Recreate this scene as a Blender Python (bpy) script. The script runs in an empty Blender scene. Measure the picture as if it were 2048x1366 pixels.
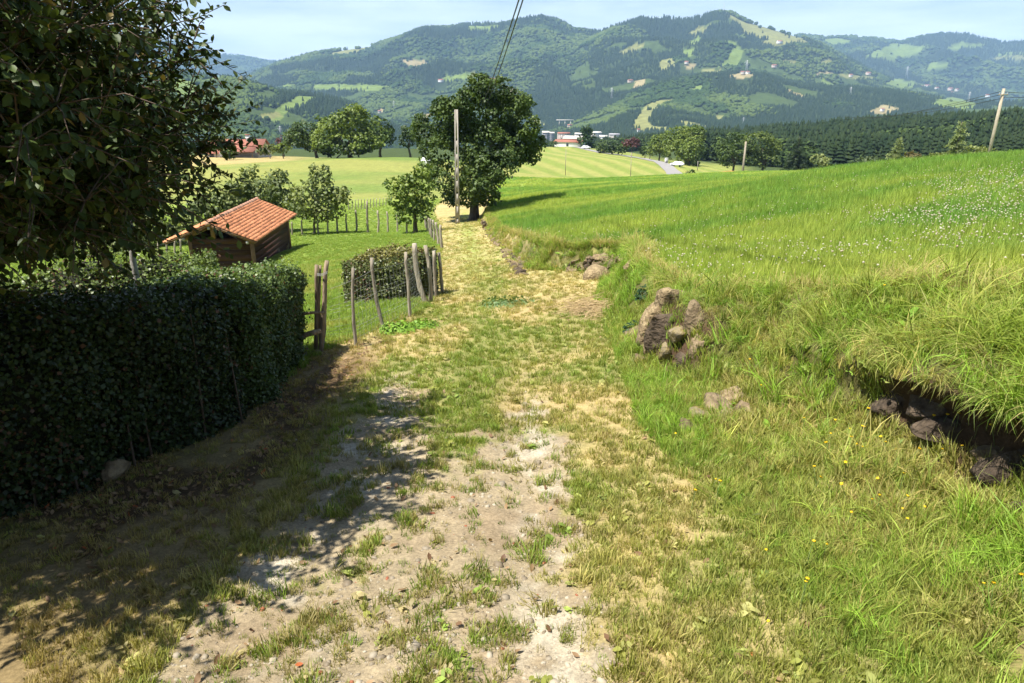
import bpy, math, random
import numpy as np
from mathutils import Vector, Matrix, Euler
R = np.random.RandomState(7)
random.seed(7)
SC = bpy.context.scene
COL = SC.collection
# ------------------------------------------------------------------ camera
CAMZ = 1.8
PITCH = math.radians(19.9)
FPX = 1365.0                      # focal length in pixels of the 2048 px wide photograph
cp, sp = math.cos(PITCH), math.sin(PITCH)
cam = bpy.data.cameras.new('camera'); camo = bpy.data.objects.new('camera', cam); COL.objects.link(camo)
cam.sensor_width = 36.0; cam.lens = 36.0 * FPX / 2048.0
cam.clip_start = 0.05; cam.clip_end = 60000
camo.location = (0, 0, CAMZ); camo.rotation_euler = (math.pi / 2 - PITCH, 0, 0)
SC.camera = camo
# ------------------------------------------------------------------ light
LX, LY, EL = 0.40, 0.26, math.radians(65)
h = math.hypot(LX, LY)
ldir = Vector((LX / h * math.cos(EL), LY / h * math.cos(EL), -math.sin(EL)))
sun = bpy.data.lights.new('sun', 'SUN'); suno = bpy.data.objects.new('sun', sun); COL.objects.link(suno)
sun.energy = 5.0; sun.angle = math.radians(0.5); sun.color = (1.0, 0.955, 0.88)
suno.rotation_euler = ldir.to_track_quat('-Z', 'Y').to_euler(); suno.location = (-30, -20, 60)
W = bpy.data.worlds.new('World'); SC.world = W; W.use_nodes = True
wn, wl = W.node_tree.nodes, W.node_tree.links
bg = wn['Background']; bg.inputs[1].default_value = 0.05
sky = wn.new('ShaderNodeTexSky'); sky.sky_type = 'NISHITA'; sky.sun_disc = False
sky.sun_elevation = EL; sky.sun_rotation = math.atan2(-LX, -LY)
sky.altitude = 200; sky.air_density = 1.0; sky.dust_density = 0.5; sky.ozone_density = 1.6
tcw = wn.new('ShaderNodeTexCoord'); mpw = wn.new('ShaderNodeMapping'); mpw.inputs['Scale'].default_value = (2.2, 2.2, 16)
nzw = wn.new('ShaderNodeTexNoise'); nzw.inputs['Scale'].default_value = 1.7; nzw.inputs['Detail'].default_value = 7; nzw.inputs['Roughness'].default_value = 0.62
rmw = wn.new('ShaderNodeValToRGB'); rmw.color_ramp.elements[0].position = 0.15; rmw.color_ramp.elements[1].position = 0.62
rmw.color_ramp.elements[1].color = (0.95, 0.95, 0.95, 1)
mxw = wn.new('ShaderNodeMix'); mxw.data_type = 'RGBA'; mxw.inputs[7].default_value = (16.0, 17.0, 18.5, 1)   # thin high cloud
wl.new(tcw.outputs['Generated'], mpw.inputs[0]); wl.new(mpw.outputs[0], nzw.inputs['Vector']); wl.new(nzw.outputs['Fac'], rmw.inputs[0])
sxw = wn.new('ShaderNodeSeparateXYZ'); adw = wn.new('ShaderNodeMath'); adw.operation = 'MAXIMUM'; adw.inputs[1].default_value = 0.0
ad2 = wn.new('ShaderNodeMath'); ad2.operation = 'ADD'; ad2.inputs[1].default_value = 0.035
dvw = wn.new('ShaderNodeMath'); dvw.operation = 'DIVIDE'; dvw.inputs[0].default_value = 0.026; dvw.use_clamp = True   # veil dense near the horizon, thinned overhead to lower the ambient light
mlw = wn.new('ShaderNodeMath'); mlw.operation = 'MULTIPLY'
wl.new(tcw.outputs['Generated'], sxw.inputs[0]); wl.new(sxw.outputs['Z'], adw.inputs[0]); sqw = wn.new('ShaderNodeMath'); sqw.operation = 'POWER'; sqw.inputs[1].default_value = 1.7; wl.new(adw.outputs[0], sqw.inputs[0]); wl.new(sqw.outputs[0], ad2.inputs[0]); wl.new(ad2.outputs[0], dvw.inputs[1])
wl.new(rmw.outputs[0], mlw.inputs[0]); wl.new(dvw.outputs[0], mlw.inputs[1]); wl.new(mlw.outputs[0], mxw.inputs[0])
wl.new(sky.outputs[0], mxw.inputs[6]); wl.new(mxw.outputs[2], bg.inputs[0])
SC.view_settings.view_transform = 'Standard'; SC.view_settings.look = 'None'; SC.view_settings.gamma = 1.0
SC.view_settings.use_curve_mapping = False
SC.view_settings.exposure = 1.28
SC.cycles.use_denoising = True
SC.cycles.max_bounces = 6; SC.cycles.diffuse_bounces = 3; SC.cycles.glossy_bounces = 2; SC.cycles.transmission_bounces = 3
SC.cycles.volume_bounces = 0; SC.cycles.transparent_max_bounces = 8
SC.cycles.use_adaptive_sampling = True; SC.cycles.adaptive_threshold = 0.02
SC.cycles.caustics_reflective = False; SC.cycles.caustics_refractive = False
# ------------------------------------------------------------------ small tools
def slope(v):                      # dz per metre of Y for an image row of the photograph
    y = (683.0 - v) / FPX
    return (-sp + y * cp) / (cp + y * sp)
def P(u, v, Y):                    # the point at distance Y seen at pixel (u, v)
    y = (683.0 - v) / FPX; d = Y / (cp + y * sp)
    return Vector(((u - 1024.0) / FPX * d, Y, CAMZ + (-sp + y * cp) * d))
def pix(X, Y, Z):
    f = Y * cp - (Z - CAMZ) * sp; uu = Y * sp + (Z - CAMZ) * cp
    f = np.maximum(f, 0.05)
    return 1024 + FPX * X / f, 683 - FPX * uu / f
def sstep(a, b, x):
    t = np.clip((np.asarray(x, float) - a) / (b - a), 0, 1); return t * t * (3 - 2 * t)
def hash2(ix, iy, seed):
    n = (ix.astype(np.int64) * 374761393 + iy.astype(np.int64) * 668265263 + seed * 1274126177) & 0x7fffffff
    n = ((n ^ (n >> 13)) * 1274126177) & 0x7fffffff
    n = n ^ (n >> 16)
    return (n & 0xffff) / 65535.0
def vn(x, y, seed=0):              # value noise 0..1
    x = np.asarray(x, float); y = np.asarray(y, float)
    ix, iy = np.floor(x), np.floor(y); fx, fy = x - ix, y - iy
    fx = fx * fx * (3 - 2 * fx); fy = fy * fy * (3 - 2 * fy)
    a = hash2(ix, iy, seed); b = hash2(ix + 1, iy, seed); c = hash2(ix, iy + 1, seed); d = hash2(ix + 1, iy + 1, seed)
    return (a * (1 - fx) + b * fx) * (1 - fy) + (c * (1 - fx) + d * fx) * fy
def fbm(x, y, oct=4, seed=0, gain=0.5):
    s = 0; a = 1; t = 0
    for o in range(oct):
        s = s + a * vn(np.asarray(x) * 2 ** o + 17.3 * o, np.asarray(y) * 2 ** o - 9.1 * o, seed + o); t += a; a *= gain
    return s / t
def lerp(a, b, t):
    t = np.asarray(t)[..., None]; return np.asarray(a) * (1 - t) + np.asarray(b) * t
def tps(pts):
    pts = np.array(pts, float); n = len(pts); q = pts[:, :2]
    def ph(r2): return 0.5 * r2 * np.log(np.maximum(r2, 1e-9))
    d2 = ((q[:, None] - q[None]) ** 2).sum(-1)
    A = np.zeros((n + 3, n + 3)); A[:n, :n] = ph(d2); A[:n, n] = 1; A[:n, n + 1:] = q; A[n:, :n] = A[:n, n:].T
    w = np.linalg.solve(A, np.concatenate([pts[:, 2], np.zeros(3)]))
    def f(X, Y):
        X = np.asarray(X, float); Y = np.asarray(Y, float); o = w[n] + w[n + 1] * X + w[n + 2] * Y
        for i in range(n): o = o + w[i] * ph((X - q[i, 0]) ** 2 + (Y - q[i, 1]) ** 2)
        return o
    return f
def mesh_np(name, V, F, mat=None, parent=None, col=None, smooth=False, link=True):
    """one mesh object from arrays; F is an (n,k) array or a list of such arrays"""
    V = np.asarray(V, np.float32)
    if not isinstance(F, list): F = [F]
    F = [np.asarray(f, np.int32) for f in F if len(f)]
    me = bpy.data.meshes.new(name)
    me.vertices.add(len(V)); me.vertices.foreach_set('co', V.ravel())
    li = np.concatenate([f.ravel() for f in F]); tot = np.concatenate([np.full(len(f), f.shape[1], np.int32) for f in F])
    st = np.concatenate([[0], np.cumsum(tot)[:-1]]).astype(np.int32)
    me.loops.add(len(li)); me.loops.foreach_set('vertex_index', li)
    me.polygons.add(len(tot)); me.polygons.foreach_set('loop_start', st); me.polygons.foreach_set('loop_total', tot)
    if smooth: me.polygons.foreach_set('use_smooth', np.ones(len(tot), bool))
    me.update(calc_edges=True)
    if col is not None:
        c = np.ones((len(V), 4), np.float32); c[:, :3] = col
        at = me.color_attributes.new('col', 'FLOAT_COLOR', 'POINT'); at.data.foreach_set('color', c.ravel())
    if mat: me.materials.append(mat)
    o = bpy.data.objects.new(name, me)
    if link: COL.objects.link(o)
    if parent: o.parent = parent
    return o
class MB:                          # collects simple shapes into one mesh
    def __init__(s): s.v = []; s.f = {}; s.c = []; s.cur = None
    def add(s, V, F):
        b = len(s.v); s.v.extend([tuple(p) for p in V])
        for f in F: s.f.setdefault(len(f), []).append([i + b for i in f])
    def box(s, c, size, rot=None):
        c = Vector(c); hx, hy, hz = size[0] / 2, size[1] / 2, size[2] / 2
        M = rot.to_matrix() if rot is not None else Matrix.Identity(3)
        s.add([c + M @ Vector((x * hx, y * hy, z * hz)) for x, y, z in ((-1,-1,-1),(1,-1,-1),(1,1,-1),(-1,1,-1),(-1,-1,1),(1,-1,1),(1,1,1),(-1,1,1))],
              [(0,3,2,1),(4,5,6,7),(0,1,5,4),(1,2,6,5),(2,3,7,6),(3,0,4,7)])
    def bar(s, a, b, w, t, up=(0, 0, 1)):      # rectangular bar from a to b
        a, b = Vector(a), Vector(b); z = (b - a).normalized(); x = Vector(up).cross(z)
        if x.length < 1e-4: x = Vector((1, 0, 0))
        x.normalize(); y = z.cross(x); V = []
        for p in (a, b):
            for i, j in ((-1,-1),(1,-1),(1,1),(-1,1)): V.append(p + x * i * w / 2 + y * j * t / 2)
        s.add(V, [(0,3,2,1),(4,5,6,7),(0,1,5,4),(1,2,6,5),(2,3,7,6),(3,0,4,7)])
    def tube(s, pts, rad, n=8, jit=0.0, cap=True):
        pts = [Vector(p) for p in pts]; m = len(pts)
        if not hasattr(rad, '__len__'): rad = [rad] * m
        V = []; x = None
        for i, p in enumerate(pts):
            z = (pts[min(i + 1, m - 1)] - pts[max(i - 1, 0)])
            if z.length < 1e-9: z = Vector((0, 0, 1))
            z.normalize()
            if x is None: x = z.orthogonal()
            x = (x - z * x.dot(z));
            if x.length < 1e-6: x = z.orthogonal()
            x.normalize(); y = z.cross(x)
            for k in range(n):
                a = 2 * math.pi * k / n; rr = rad[i] * (1 + jit * (random.random() - 0.5))
                V.append(p + (x * math.cos(a) + y * math.sin(a)) * rr)
        F = []
        for i in range(m - 1):
            for k in range(n):
                a = i * n + k; b = i * n + (k + 1) % n; F.append((a, b, b + n, a + n))
        if cap: F.append(tuple(range(n - 1, -1, -1))); F.append(tuple(range((m - 1) * n, m * n)))
        s.add(V, F)
    def build(s, name, mat, parent=None, smooth=False, col=None):
        c = None
        if col is not None: c = np.tile(np.array(col, np.float32), (len(s.v), 1))
        return mesh_np(name, np.array(s.v), [np.array(f) for f in s.f.values()], mat, parent, c, smooth)
def tag(o, label=None, cat=None, group=None, kind=None):
    if label: o['label'] = label
    if cat: o['category'] = cat
    if group: o['group'] = group
    if kind: o['kind'] = kind
    return o
def empty(name, loc=(0, 0, 0)):
    o = bpy.data.objects.new(name, None); COL.objects.link(o); o.location = loc; o.empty_display_size = 0.1
    return o
def part(o, root):                 # parent a mesh built in world coordinates to an Empty standing elsewhere
    o.parent = root; o.matrix_parent_inverse = Matrix.Translation(-root.location); return o
# ------------------------------------------------------------------ materials
def nmat(name):
    m = bpy.data.materials.new(name); m.use_nodes = True
    return m, m.node_tree.nodes, m.node_tree.links, m.node_tree.nodes['Principled BSDF']
def plain(name, col, rough=0.8, var=0.25, scale=8.0, bump=0.0, bscale=30.0, stretch=(1, 1, 1), col2=None, spec=0.3, attr=False, metal=0.0, rnd=0.0):
    m, n, l, b = nmat(name)
    tc = n.new('ShaderNodeTexCoord'); mp = n.new('ShaderNodeMapping'); mp.inputs['Scale'].default_value = stretch
    nz = n.new('ShaderNodeTexNoise'); nz.inputs['Scale'].default_value = scale; nz.inputs['Detail'].default_value = 6; nz.inputs['Roughness'].default_value = 0.65
    l.new(tc.outputs['Object'], mp.inputs[0]); l.new(mp.outputs[0], nz.inputs['Vector'])
    rp = n.new('ShaderNodeValToRGB'); e = rp.color_ramp.elements; e[0].position = 0.3; e[1].position = 0.7
    c2 = col2 or tuple(min(1, x * (1 + var)) for x in col); c1 = col if col2 else tuple(x * (1 - var) for x in col)
    e[0].color = (*c1, 1); e[1].color = (*c2, 1)
    l.new(nz.outputs['Fac'], rp.inputs[0]); out = rp.outputs[0]
    if attr:
        at = n.new('ShaderNodeAttribute'); at.attribute_name = 'col'
        mx = n.new('ShaderNodeMix'); mx.data_type = 'RGBA'; mx.blend_type = 'MULTIPLY'; mx.inputs[0].default_value = 1
        l.new(out, mx.inputs[6]); l.new(at.outputs['Color'], mx.inputs[7]); out = mx.outputs[2]
    if rnd:
        oi = n.new('ShaderNodeObjectInfo'); mr = n.new('ShaderNodeMapRange'); mr.inputs[3].default_value = 1 - rnd; mr.inputs[4].default_value = 1 + rnd
        l.new(oi.outputs['Random'], mr.inputs[0]); mx = n.new('ShaderNodeMix'); mx.data_type = 'RGBA'; mx.blend_type = 'MULTIPLY'; mx.inputs[0].default_value = 1
        l.new(out, mx.inputs[6]); l.new(mr.outputs[0], mx.inputs[7]); out = mx.outputs[2]
    l.new(out, b.inputs['Base Color']); b.inputs['Roughness'].default_value = rough; b.inputs['Specular IOR Level'].default_value = spec
    b.inputs['Metallic'].default_value = metal
    if bump:
        n2 = n.new('ShaderNodeTexNoise'); n2.inputs['Scale'].default_value = bscale; n2.inputs['Detail'].default_value = 8; l.new(mp.outputs[0], n2.inputs['Vector'])
        bp = n.new('ShaderNodeBump'); bp.inputs['Strength'].default_value = bump; bp.inputs['Distance'].default_value = 0.05
        l.new(n2.outputs['Fac'], bp.inputs['Height']); l.new(bp.outputs[0], b.inputs['Normal'])
    return m
def leafmat(name, inst=False, trans=0.3, rough=0.5, spec=0.25, tint=(1, 1, 1)):
    """leaf or blade: colour from the attribute 'col', times the scatter's own tint when instanced; part of the light passes through"""
    m, n, l, b = nmat(name)
    at = n.new('ShaderNodeAttribute'); at.attribute_name = 'col'; out = at.outputs['Color']
    if inst:
        a2 = n.new('ShaderNodeAttribute'); a2.attribute_type = 'INSTANCER'; a2.attribute_name = 'tint'
        mx = n.new('ShaderNodeMix'); mx.data_type = 'RGBA'; mx.blend_type = 'MULTIPLY'; mx.inputs[0].default_value = 1
        l.new(out, mx.inputs[6]); l.new(a2.outputs['Color'], mx.inputs[7]); out = mx.outputs[2]
    l.new(out, b.inputs['Base Color']); b.inputs['Roughness'].default_value = rough; b.inputs['Specular IOR Level'].default_value = spec
    if trans > 0:
        tr = n.new('ShaderNodeBsdfTranslucent'); hs = n.new('ShaderNodeMix'); hs.data_type = 'RGBA'; hs.blend_type = 'MULTIPLY'; hs.inputs[0].default_value = 1
        hs.inputs[7].default_value = (1.25, 1.25, 0.55, 1); l.new(out, hs.inputs[6]); l.new(hs.outputs[2], tr.inputs['Color'])
        ms = n.new('ShaderNodeMixShader'); ms.inputs[0].default_value = trans
        l.new(b.outputs[0], ms.inputs[1]); l.new(tr.outputs[0], ms.inputs[2]); l.new(ms.outputs[0], n['Material Output'].inputs[0])
    return m
M = {}
M['leaf'] = leafmat('leaf'); M['blade'] = leafmat('grass_blade', inst=True, trans=0.35, rough=0.55)
M['hedge'] = leafmat('hedge_leaf', trans=0.22, rough=0.42, spec=0.3)
M['fruitleaf'] = leafmat('fruit_leaf', trans=0.14, rough=0.5, spec=0.18)
M['far'] = leafmat('far_foliage', inst=True, trans=0.0, rough=0.9, spec=0.05)
M['bark'] = plain('bark', (0.10, 0.08, 0.06), 0.9, 0.4, 9, 0.5, 30, (1, 1, 0.25))
M['palebark'] = plain('pale_bark', (0.30, 0.28, 0.25), 0.8, 0.35, 20, 0.3, 40, (1, 1, 0.4))
M['twig'] = plain('twig', (0.075, 0.052, 0.035), 0.8, 0.3, 30)
M['postwood'] = plain('weathered_wood', (0.17, 0.14, 0.10), 0.9, 0.5, 14, 0.6, 40, (1, 1, 0.12), col2=(0.40, 0.35, 0.27), rnd=0.2)
M['oldwood'] = plain('old_gate_wood', (0.10, 0.07, 0.045), 0.9, 0.5, 14, 0.6, 40, (1, 1, 0.12), col2=(0.30, 0.23, 0.15), rnd=0.15)
M['shedwood'] = plain('stained_planks', (0.060, 0.026, 0.016), 0.85, 0.35, 5, 0.1, 40, (0.3, 0.3, 6), rnd=0.3)
M['beamwood'] = plain('golden_beam', (0.20, 0.11, 0.05), 0.7, 0.3, 8, 0.2, 40)
M['tile'] = plain('clay_tile', (0.42, 0.175, 0.085), 0.9, 0.22, 3, 0.25, 40, col2=(0.66, 0.27, 0.125), rnd=0.28)
M['ridge'] = plain('ridge_tile', (0.36, 0.20, 0.13), 0.9, 0.4, 6, 0.25, 40, rnd=0.2)
M['stone'] = plain('grey_stone', (0.075, 0.05, 0.028), 0.95, 0.5, 8, 0.9, 22, col2=(0.28, 0.215, 0.125), rnd=0.25)
M['mossrock'] = plain('mossy_rock', (0.24, 0.20, 0.15), 0.95, 0.5, 9, 1.0, 25, col2=(0.20, 0.15, 0.025))
M['palerock'] = plain('pale_rock', (0.10, 0.066, 0.034), 0.95, 0.5, 9, 1.0, 25, col2=(0.37, 0.285, 0.16))
M['darkrock'] = plain('dark_rock', (0.030, 0.021, 0.014), 0.9, 0.5, 8, 1.0, 22, col2=(0.13, 0.095, 0.062))  # darker rock tone: behind the outcrop, in the hollow, among wall stones
M['concrete'] = plain('concrete', (0.30, 0.27, 0.23), 0.9, 0.18, 7, 0.2, 50)
M['wire'] = plain('galvanised_wire', (0.30, 0.30, 0.28), 0.5, 0.1)
M['cable'] = plain('black_cable', (0.012, 0.012, 0.013), 0.5, 0.1)
M['white'] = plain('white_render', (0.78, 0.77, 0.74), 0.8, 0.06)
M['cream'] = plain('cream_render', (0.60, 0.55, 0.48), 0.8, 0.08)
M['pink'] = plain('pink_render', (0.66, 0.54, 0.47), 0.8, 0.08)
M['grey'] = plain('grey_render', (0.32, 0.31, 0.32), 0.8, 0.08)
M['roof'] = plain('far_roof', (0.27, 0.11, 0.075), 0.85, 0.2, 3, rnd=0.15)
M['dark'] = plain('dark_opening', (0.02, 0.02, 0.022), 0.5, 0.1)
M['asphalt'] = plain('asphalt', (0.23, 0.22, 0.21), 0.95, 0.12, 2)
M['glass'] = plain('window_glass', (0.05, 0.06, 0.07), 0.15, 0.1, spec=0.5)
M['steel'] = plain('galvanised_steel', (0.42, 0.43, 0.44), 0.5, 0.1)
M['straw'] = plain('straw', (0.45, 0.33, 0.17), 0.9, 0.3, 20)
M['plastic'] = plain('white_plastic', (0.82, 0.82, 0.82), 0.4, 0.03)
# ================================================================== THE GROUND
# heights through surveyed points: L = path, lawn and meadow side; F = the raised clover field on the other side of the bank
def A(a, Y, z): return (a * Y, Y, z)
FARP = [A(.0,150,-13.8),A(.14,220,-17.5),A(.07,330,-21.8),A(.24,225,-19.2),A(.33,215,-20.5),A(.5,160,-19),A(.65,135,-16),A(.35,400,-33),A(.5,320,-29),
        A(.7,300,-20),A(.7,520,-24),A(.35,700,-45),A(0,600,-45),A(0,950,-72),A(.5,950,-55),A(-.3,950,-72),A(-.6,950,-65),A(-.3,500,-38),A(-.6,500,-32),
        A(.95,200,-14),A(1.2,500,-20),A(-1.2,500,-32),A(-.2,140,-10.3),A(-.2,185,-14.5),A(-.37,195,-14.3),A(-.6,140,-12.5),A(-.08,150,-11.5),A(-.05,240,-19)]
LP = [(x, y, -0.145 * y) for y in (-6, 0, 4, 8, 14, 20, 28, 38, 48) for x in (np.interp(y, [0, 10, 17, 31, 56], [-.4, -.3, -.9, -1.8, -4.2]),)]
LP += [(1.2,4,-.56),(1.4,9,-1.28),(-2.2,5,-.78),(-2.4,8,-1.2),(-4.2,3,-.75),(-4,6.5,-1.25),(-6,11,-2.2),(-9,6,-2.0),(-14,0,-2.4),(-9,22,-4.4),(-16,33,-6.75),(-13.5,41,-7.0),(-8,50,-7.6),
       (-4.2,56,-8.1),(-4.2,66,-8.9),(-26,55,-8.9),(-40,40,-8.5),(-30,20,-5.6),(-16,75,-9.7),(-20,100,-10.0),(-45,90,-10.8),(-3,85,-9.7),(0,110,-10.6),(8,66,-8.0)]
FP = [(4.6,0,1.15),(4.2,3,.72),(3.7,4.74,.44),(2.8,5.4,.24),(2.36,6.5,-.10),(1.92,8,-.48),(2.0,12,-1.02),(2.4,14.5,-1.35),(.9,17.5,-1.8),(-.1,25,-3.05),(-.6,31,-4.0),(-2.0,56,-7.35),(4,63,-6.7),
      (14,30,-1.35),(30,20,1.1),(30,45,-2.8),(53,79,-6.3),(34,105,-9.35),(16,85,-8.1),(0,110,-10.5),(14,0,2.2),(40,5,3.4),(70,60,-3.2),(90,80,-5.5),(20,112,-10.9),(62,112,-12.5),(-3,80,-9.2)]
zL = tps(LP + FARP); zF = tps(FP + FARP)
BY = [-6, 0, 3, 4.7, 6.5, 8, 12, 13.6, 15.2, 16.4, 17.5, 21, 31, 56, 75, 1000]
BT = [2.0, 1.8, 1.3, 1.05, 1.15, 1.25, 1.5, 1.9, 1.75, .5, .25, -.05, -.95, -2.8, -3.6, -3.6]
BL = [4.9, 4.6, 4.2, 3.7, 2.5, 2.05, 2.2, 2.65, 2.5, 1.1, .75, .4, -.45, -2.1, -2.4, -2.4]
def bank_t(X, Y):
    Yw = Y + 0.35 * (vn(X * .9, Y * .9, 31) - .5)
    a = np.interp(Yw, BY, BT); b = np.interp(Yw, BY, BL)
    w = 0.3 * (fbm(X * .1 + 3, Y * 1.1, 3, 5) - .5) * sstep(2, 7, Y)
    return (X - a - w) / (b - a), a + w, b + w
def hollow(Y): return np.exp(-((Y - 3.35) / 1.5) ** 2)
def outc(Y): return np.exp(-((Y - 7.05) / .8) ** 4)
def surf(X, Y):
    """ground point for plan position X, Y (arrays) -> x, y, z, t where t is the place across the bank (0 toe, 1 lip)"""
    X = np.asarray(X, float); Y = np.asarray(Y, float)
    t, a, b = bank_t(X, Y)
    tc_ = np.clip(t, 0, 1); hw_ = hollow(Y)
    S = (.20 * tc_ + .80 * sstep(.30, .98, t)) * (1 - hw_) + hw_ * (.10 * sstep(0, .46, t) + .60 * sstep(.44, .62, t) + .30 * sstep(.58, 1.05, t))
    ho_ = outc(Y); S = S * (1 - ho_) + ho_ * (.08 * sstep(0, .3, t) + .80 * sstep(.28, .54, t) + .12 * sstep(.5, 1.0, t))
    l = zL(X, Y); f = zF(X, Y)
    far = sstep(70, 110, Y)
    z = l + (f - l) * S
    r = np.hypot(X, Y)
    near = np.exp(-(r / 14.) ** 2)
    bank = np.exp(-((t - .55) / .5) ** 2) * near
    z = z + (.10 * (fbm(X * .8, Y * .8, 3, 11) - .5) + .05 * (fbm(X * 3.1, Y * 3.1, 3, 12) - .5)) * near * sstep(.0, .8, np.abs(X + .4) / 2.0)
    z = z + .35 * (fbm(X * 1.5, Y * 1.5, 3, 13) - .5) * bank
    z = z + .028 * (fbm(X * 5, Y * 5, 3, 14) - .5) * near
    rut = np.exp(-((X + 1.05) / .25) ** 2) + np.exp(-((X - .12) / .25) ** 2)
    z = z - .035 * rut * sstep(9, 5, Y)
    z = z + .35 * (fbm(X * .12, Y * .12, 3, 15) - .5) * sstep(6, 30, r) * sstep(.9, 1.5, np.where(t > .5, t, 1.5 - t))
    z = z + sstep(150, 400, r) * 7 * (fbm(X * .012, Y * .012, 3, 16) - .5)
    sh = .55 * hw_ * (sstep(.52, .64, t) * (1 - sstep(.75, 1.6, t)))
    return X - sh, Y - .25 * sh, z, t
def hollow_t(Y): return .44
def gz(X, Y): return float(surf(np.array([X]), np.array([Y]))[2][0])
def hit(u, v, y0=1.2, y1=900):     # where the line of sight through a pixel of the photograph meets the ground
    Y = np.exp(np.linspace(math.log(y0), math.log(y1), 3000)); s = slope(v); f = (cp + (683 - v) / FPX * sp)
    X = (u - 1024) / FPX * Y / f; Z = CAMZ + s * Y; g = surf(X, Y)[2]
    k = np.argmax(g > Z); return Vector((X[k], Y[k], g[k])) if k else Vector((X[-1], Y[-1], g[-1]))
# ---- what grows where (all in plan coordinates)
def dirt_mask(X, Y):
    n = fbm(X * 2.2, Y * 2.2, 4, 21); n2 = fbm(X * 7, Y * 7, 3, 22)
    core = sstep(-1.75, -1.15, X + .0 * Y) * sstep(.75, .15, X) * sstep(6.8, 2.2, Y)
    lane = np.exp(-((X + 1.05) / .42) ** 2) * sstep(9, 5.5, Y) + np.exp(-((X - .14) / .30) ** 2) * sstep(7.5, 4.5, Y) + .75 * np.exp(-((X + .45) / .5) ** 2) * sstep(6.0, 3.5, Y)
    d = core * .40 + lane * .66
    d = d * (.25 + 1.4 * n) + .6 * (n2 - .5) * core
    return sstep(.36, .66, d + .5 * (fbm(X * 14, Y * 14, 2, 27) - .5) * (core + lane > .05))
def chalk_mask(X, Y):
    n = fbm(X * 3.1 + 9, Y * 3.1, 4, 23)
    return np.clip(np.exp(-((X + 1.15) / .28) ** 2) * 1.25 + np.exp(-((X - .16) / .16) ** 2), 0, 1.3) * sstep(.46, .64, n + .05) * sstep(8, 5, Y)
def dry_mask(X, Y):
    n = fbm(X * .9 + 4, Y * .9, 4, 24); m = fbm(X * 3.5, Y * 3.5, 3, 25)
    base = .36 + .14 * sstep(5, 14, Y) + .13 * np.exp(-((X - .75) / .45) ** 2) * sstep(9, 3, Y) + .34 * np.exp(-((X + 2.1) / .6) ** 2) * sstep(9, 7, Y) - .25 * np.exp(-((X + .35) / .28) ** 2) * sstep(3, 6, Y)
    return np.clip(sstep(.25, .75, n * .7 + m * .3 + base - .42), 0, 1)
ROADL = [(P(u, v, 1)) for u, v in ()]
C = dict(dirt=(.30, .24, .15), chalk=(.46, .41, .31), soil=(.075, .048, .028), dry=(.40, .30, .14), green=(.13, .175, .035),
         field=(.14, .22, .035), fieldy=(.21, .26, .05), lawn=(.17, .235, .04), meadow=(.205, .215, .06), mown1=(.165, .205, .045), mown2=(.255, .25, .075), tan=(.42, .315, .16))
MOW0 = 146.0
def zones(X, Y, t):
    """weights: field, lane, lawn, meadow"""
    fld = sstep(.85, 1.25, t) * sstep(113, 111, Y + .04 * X + 2 * fbm(X * .1, Y * .1, 2, 40)) 
    return fld
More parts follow.
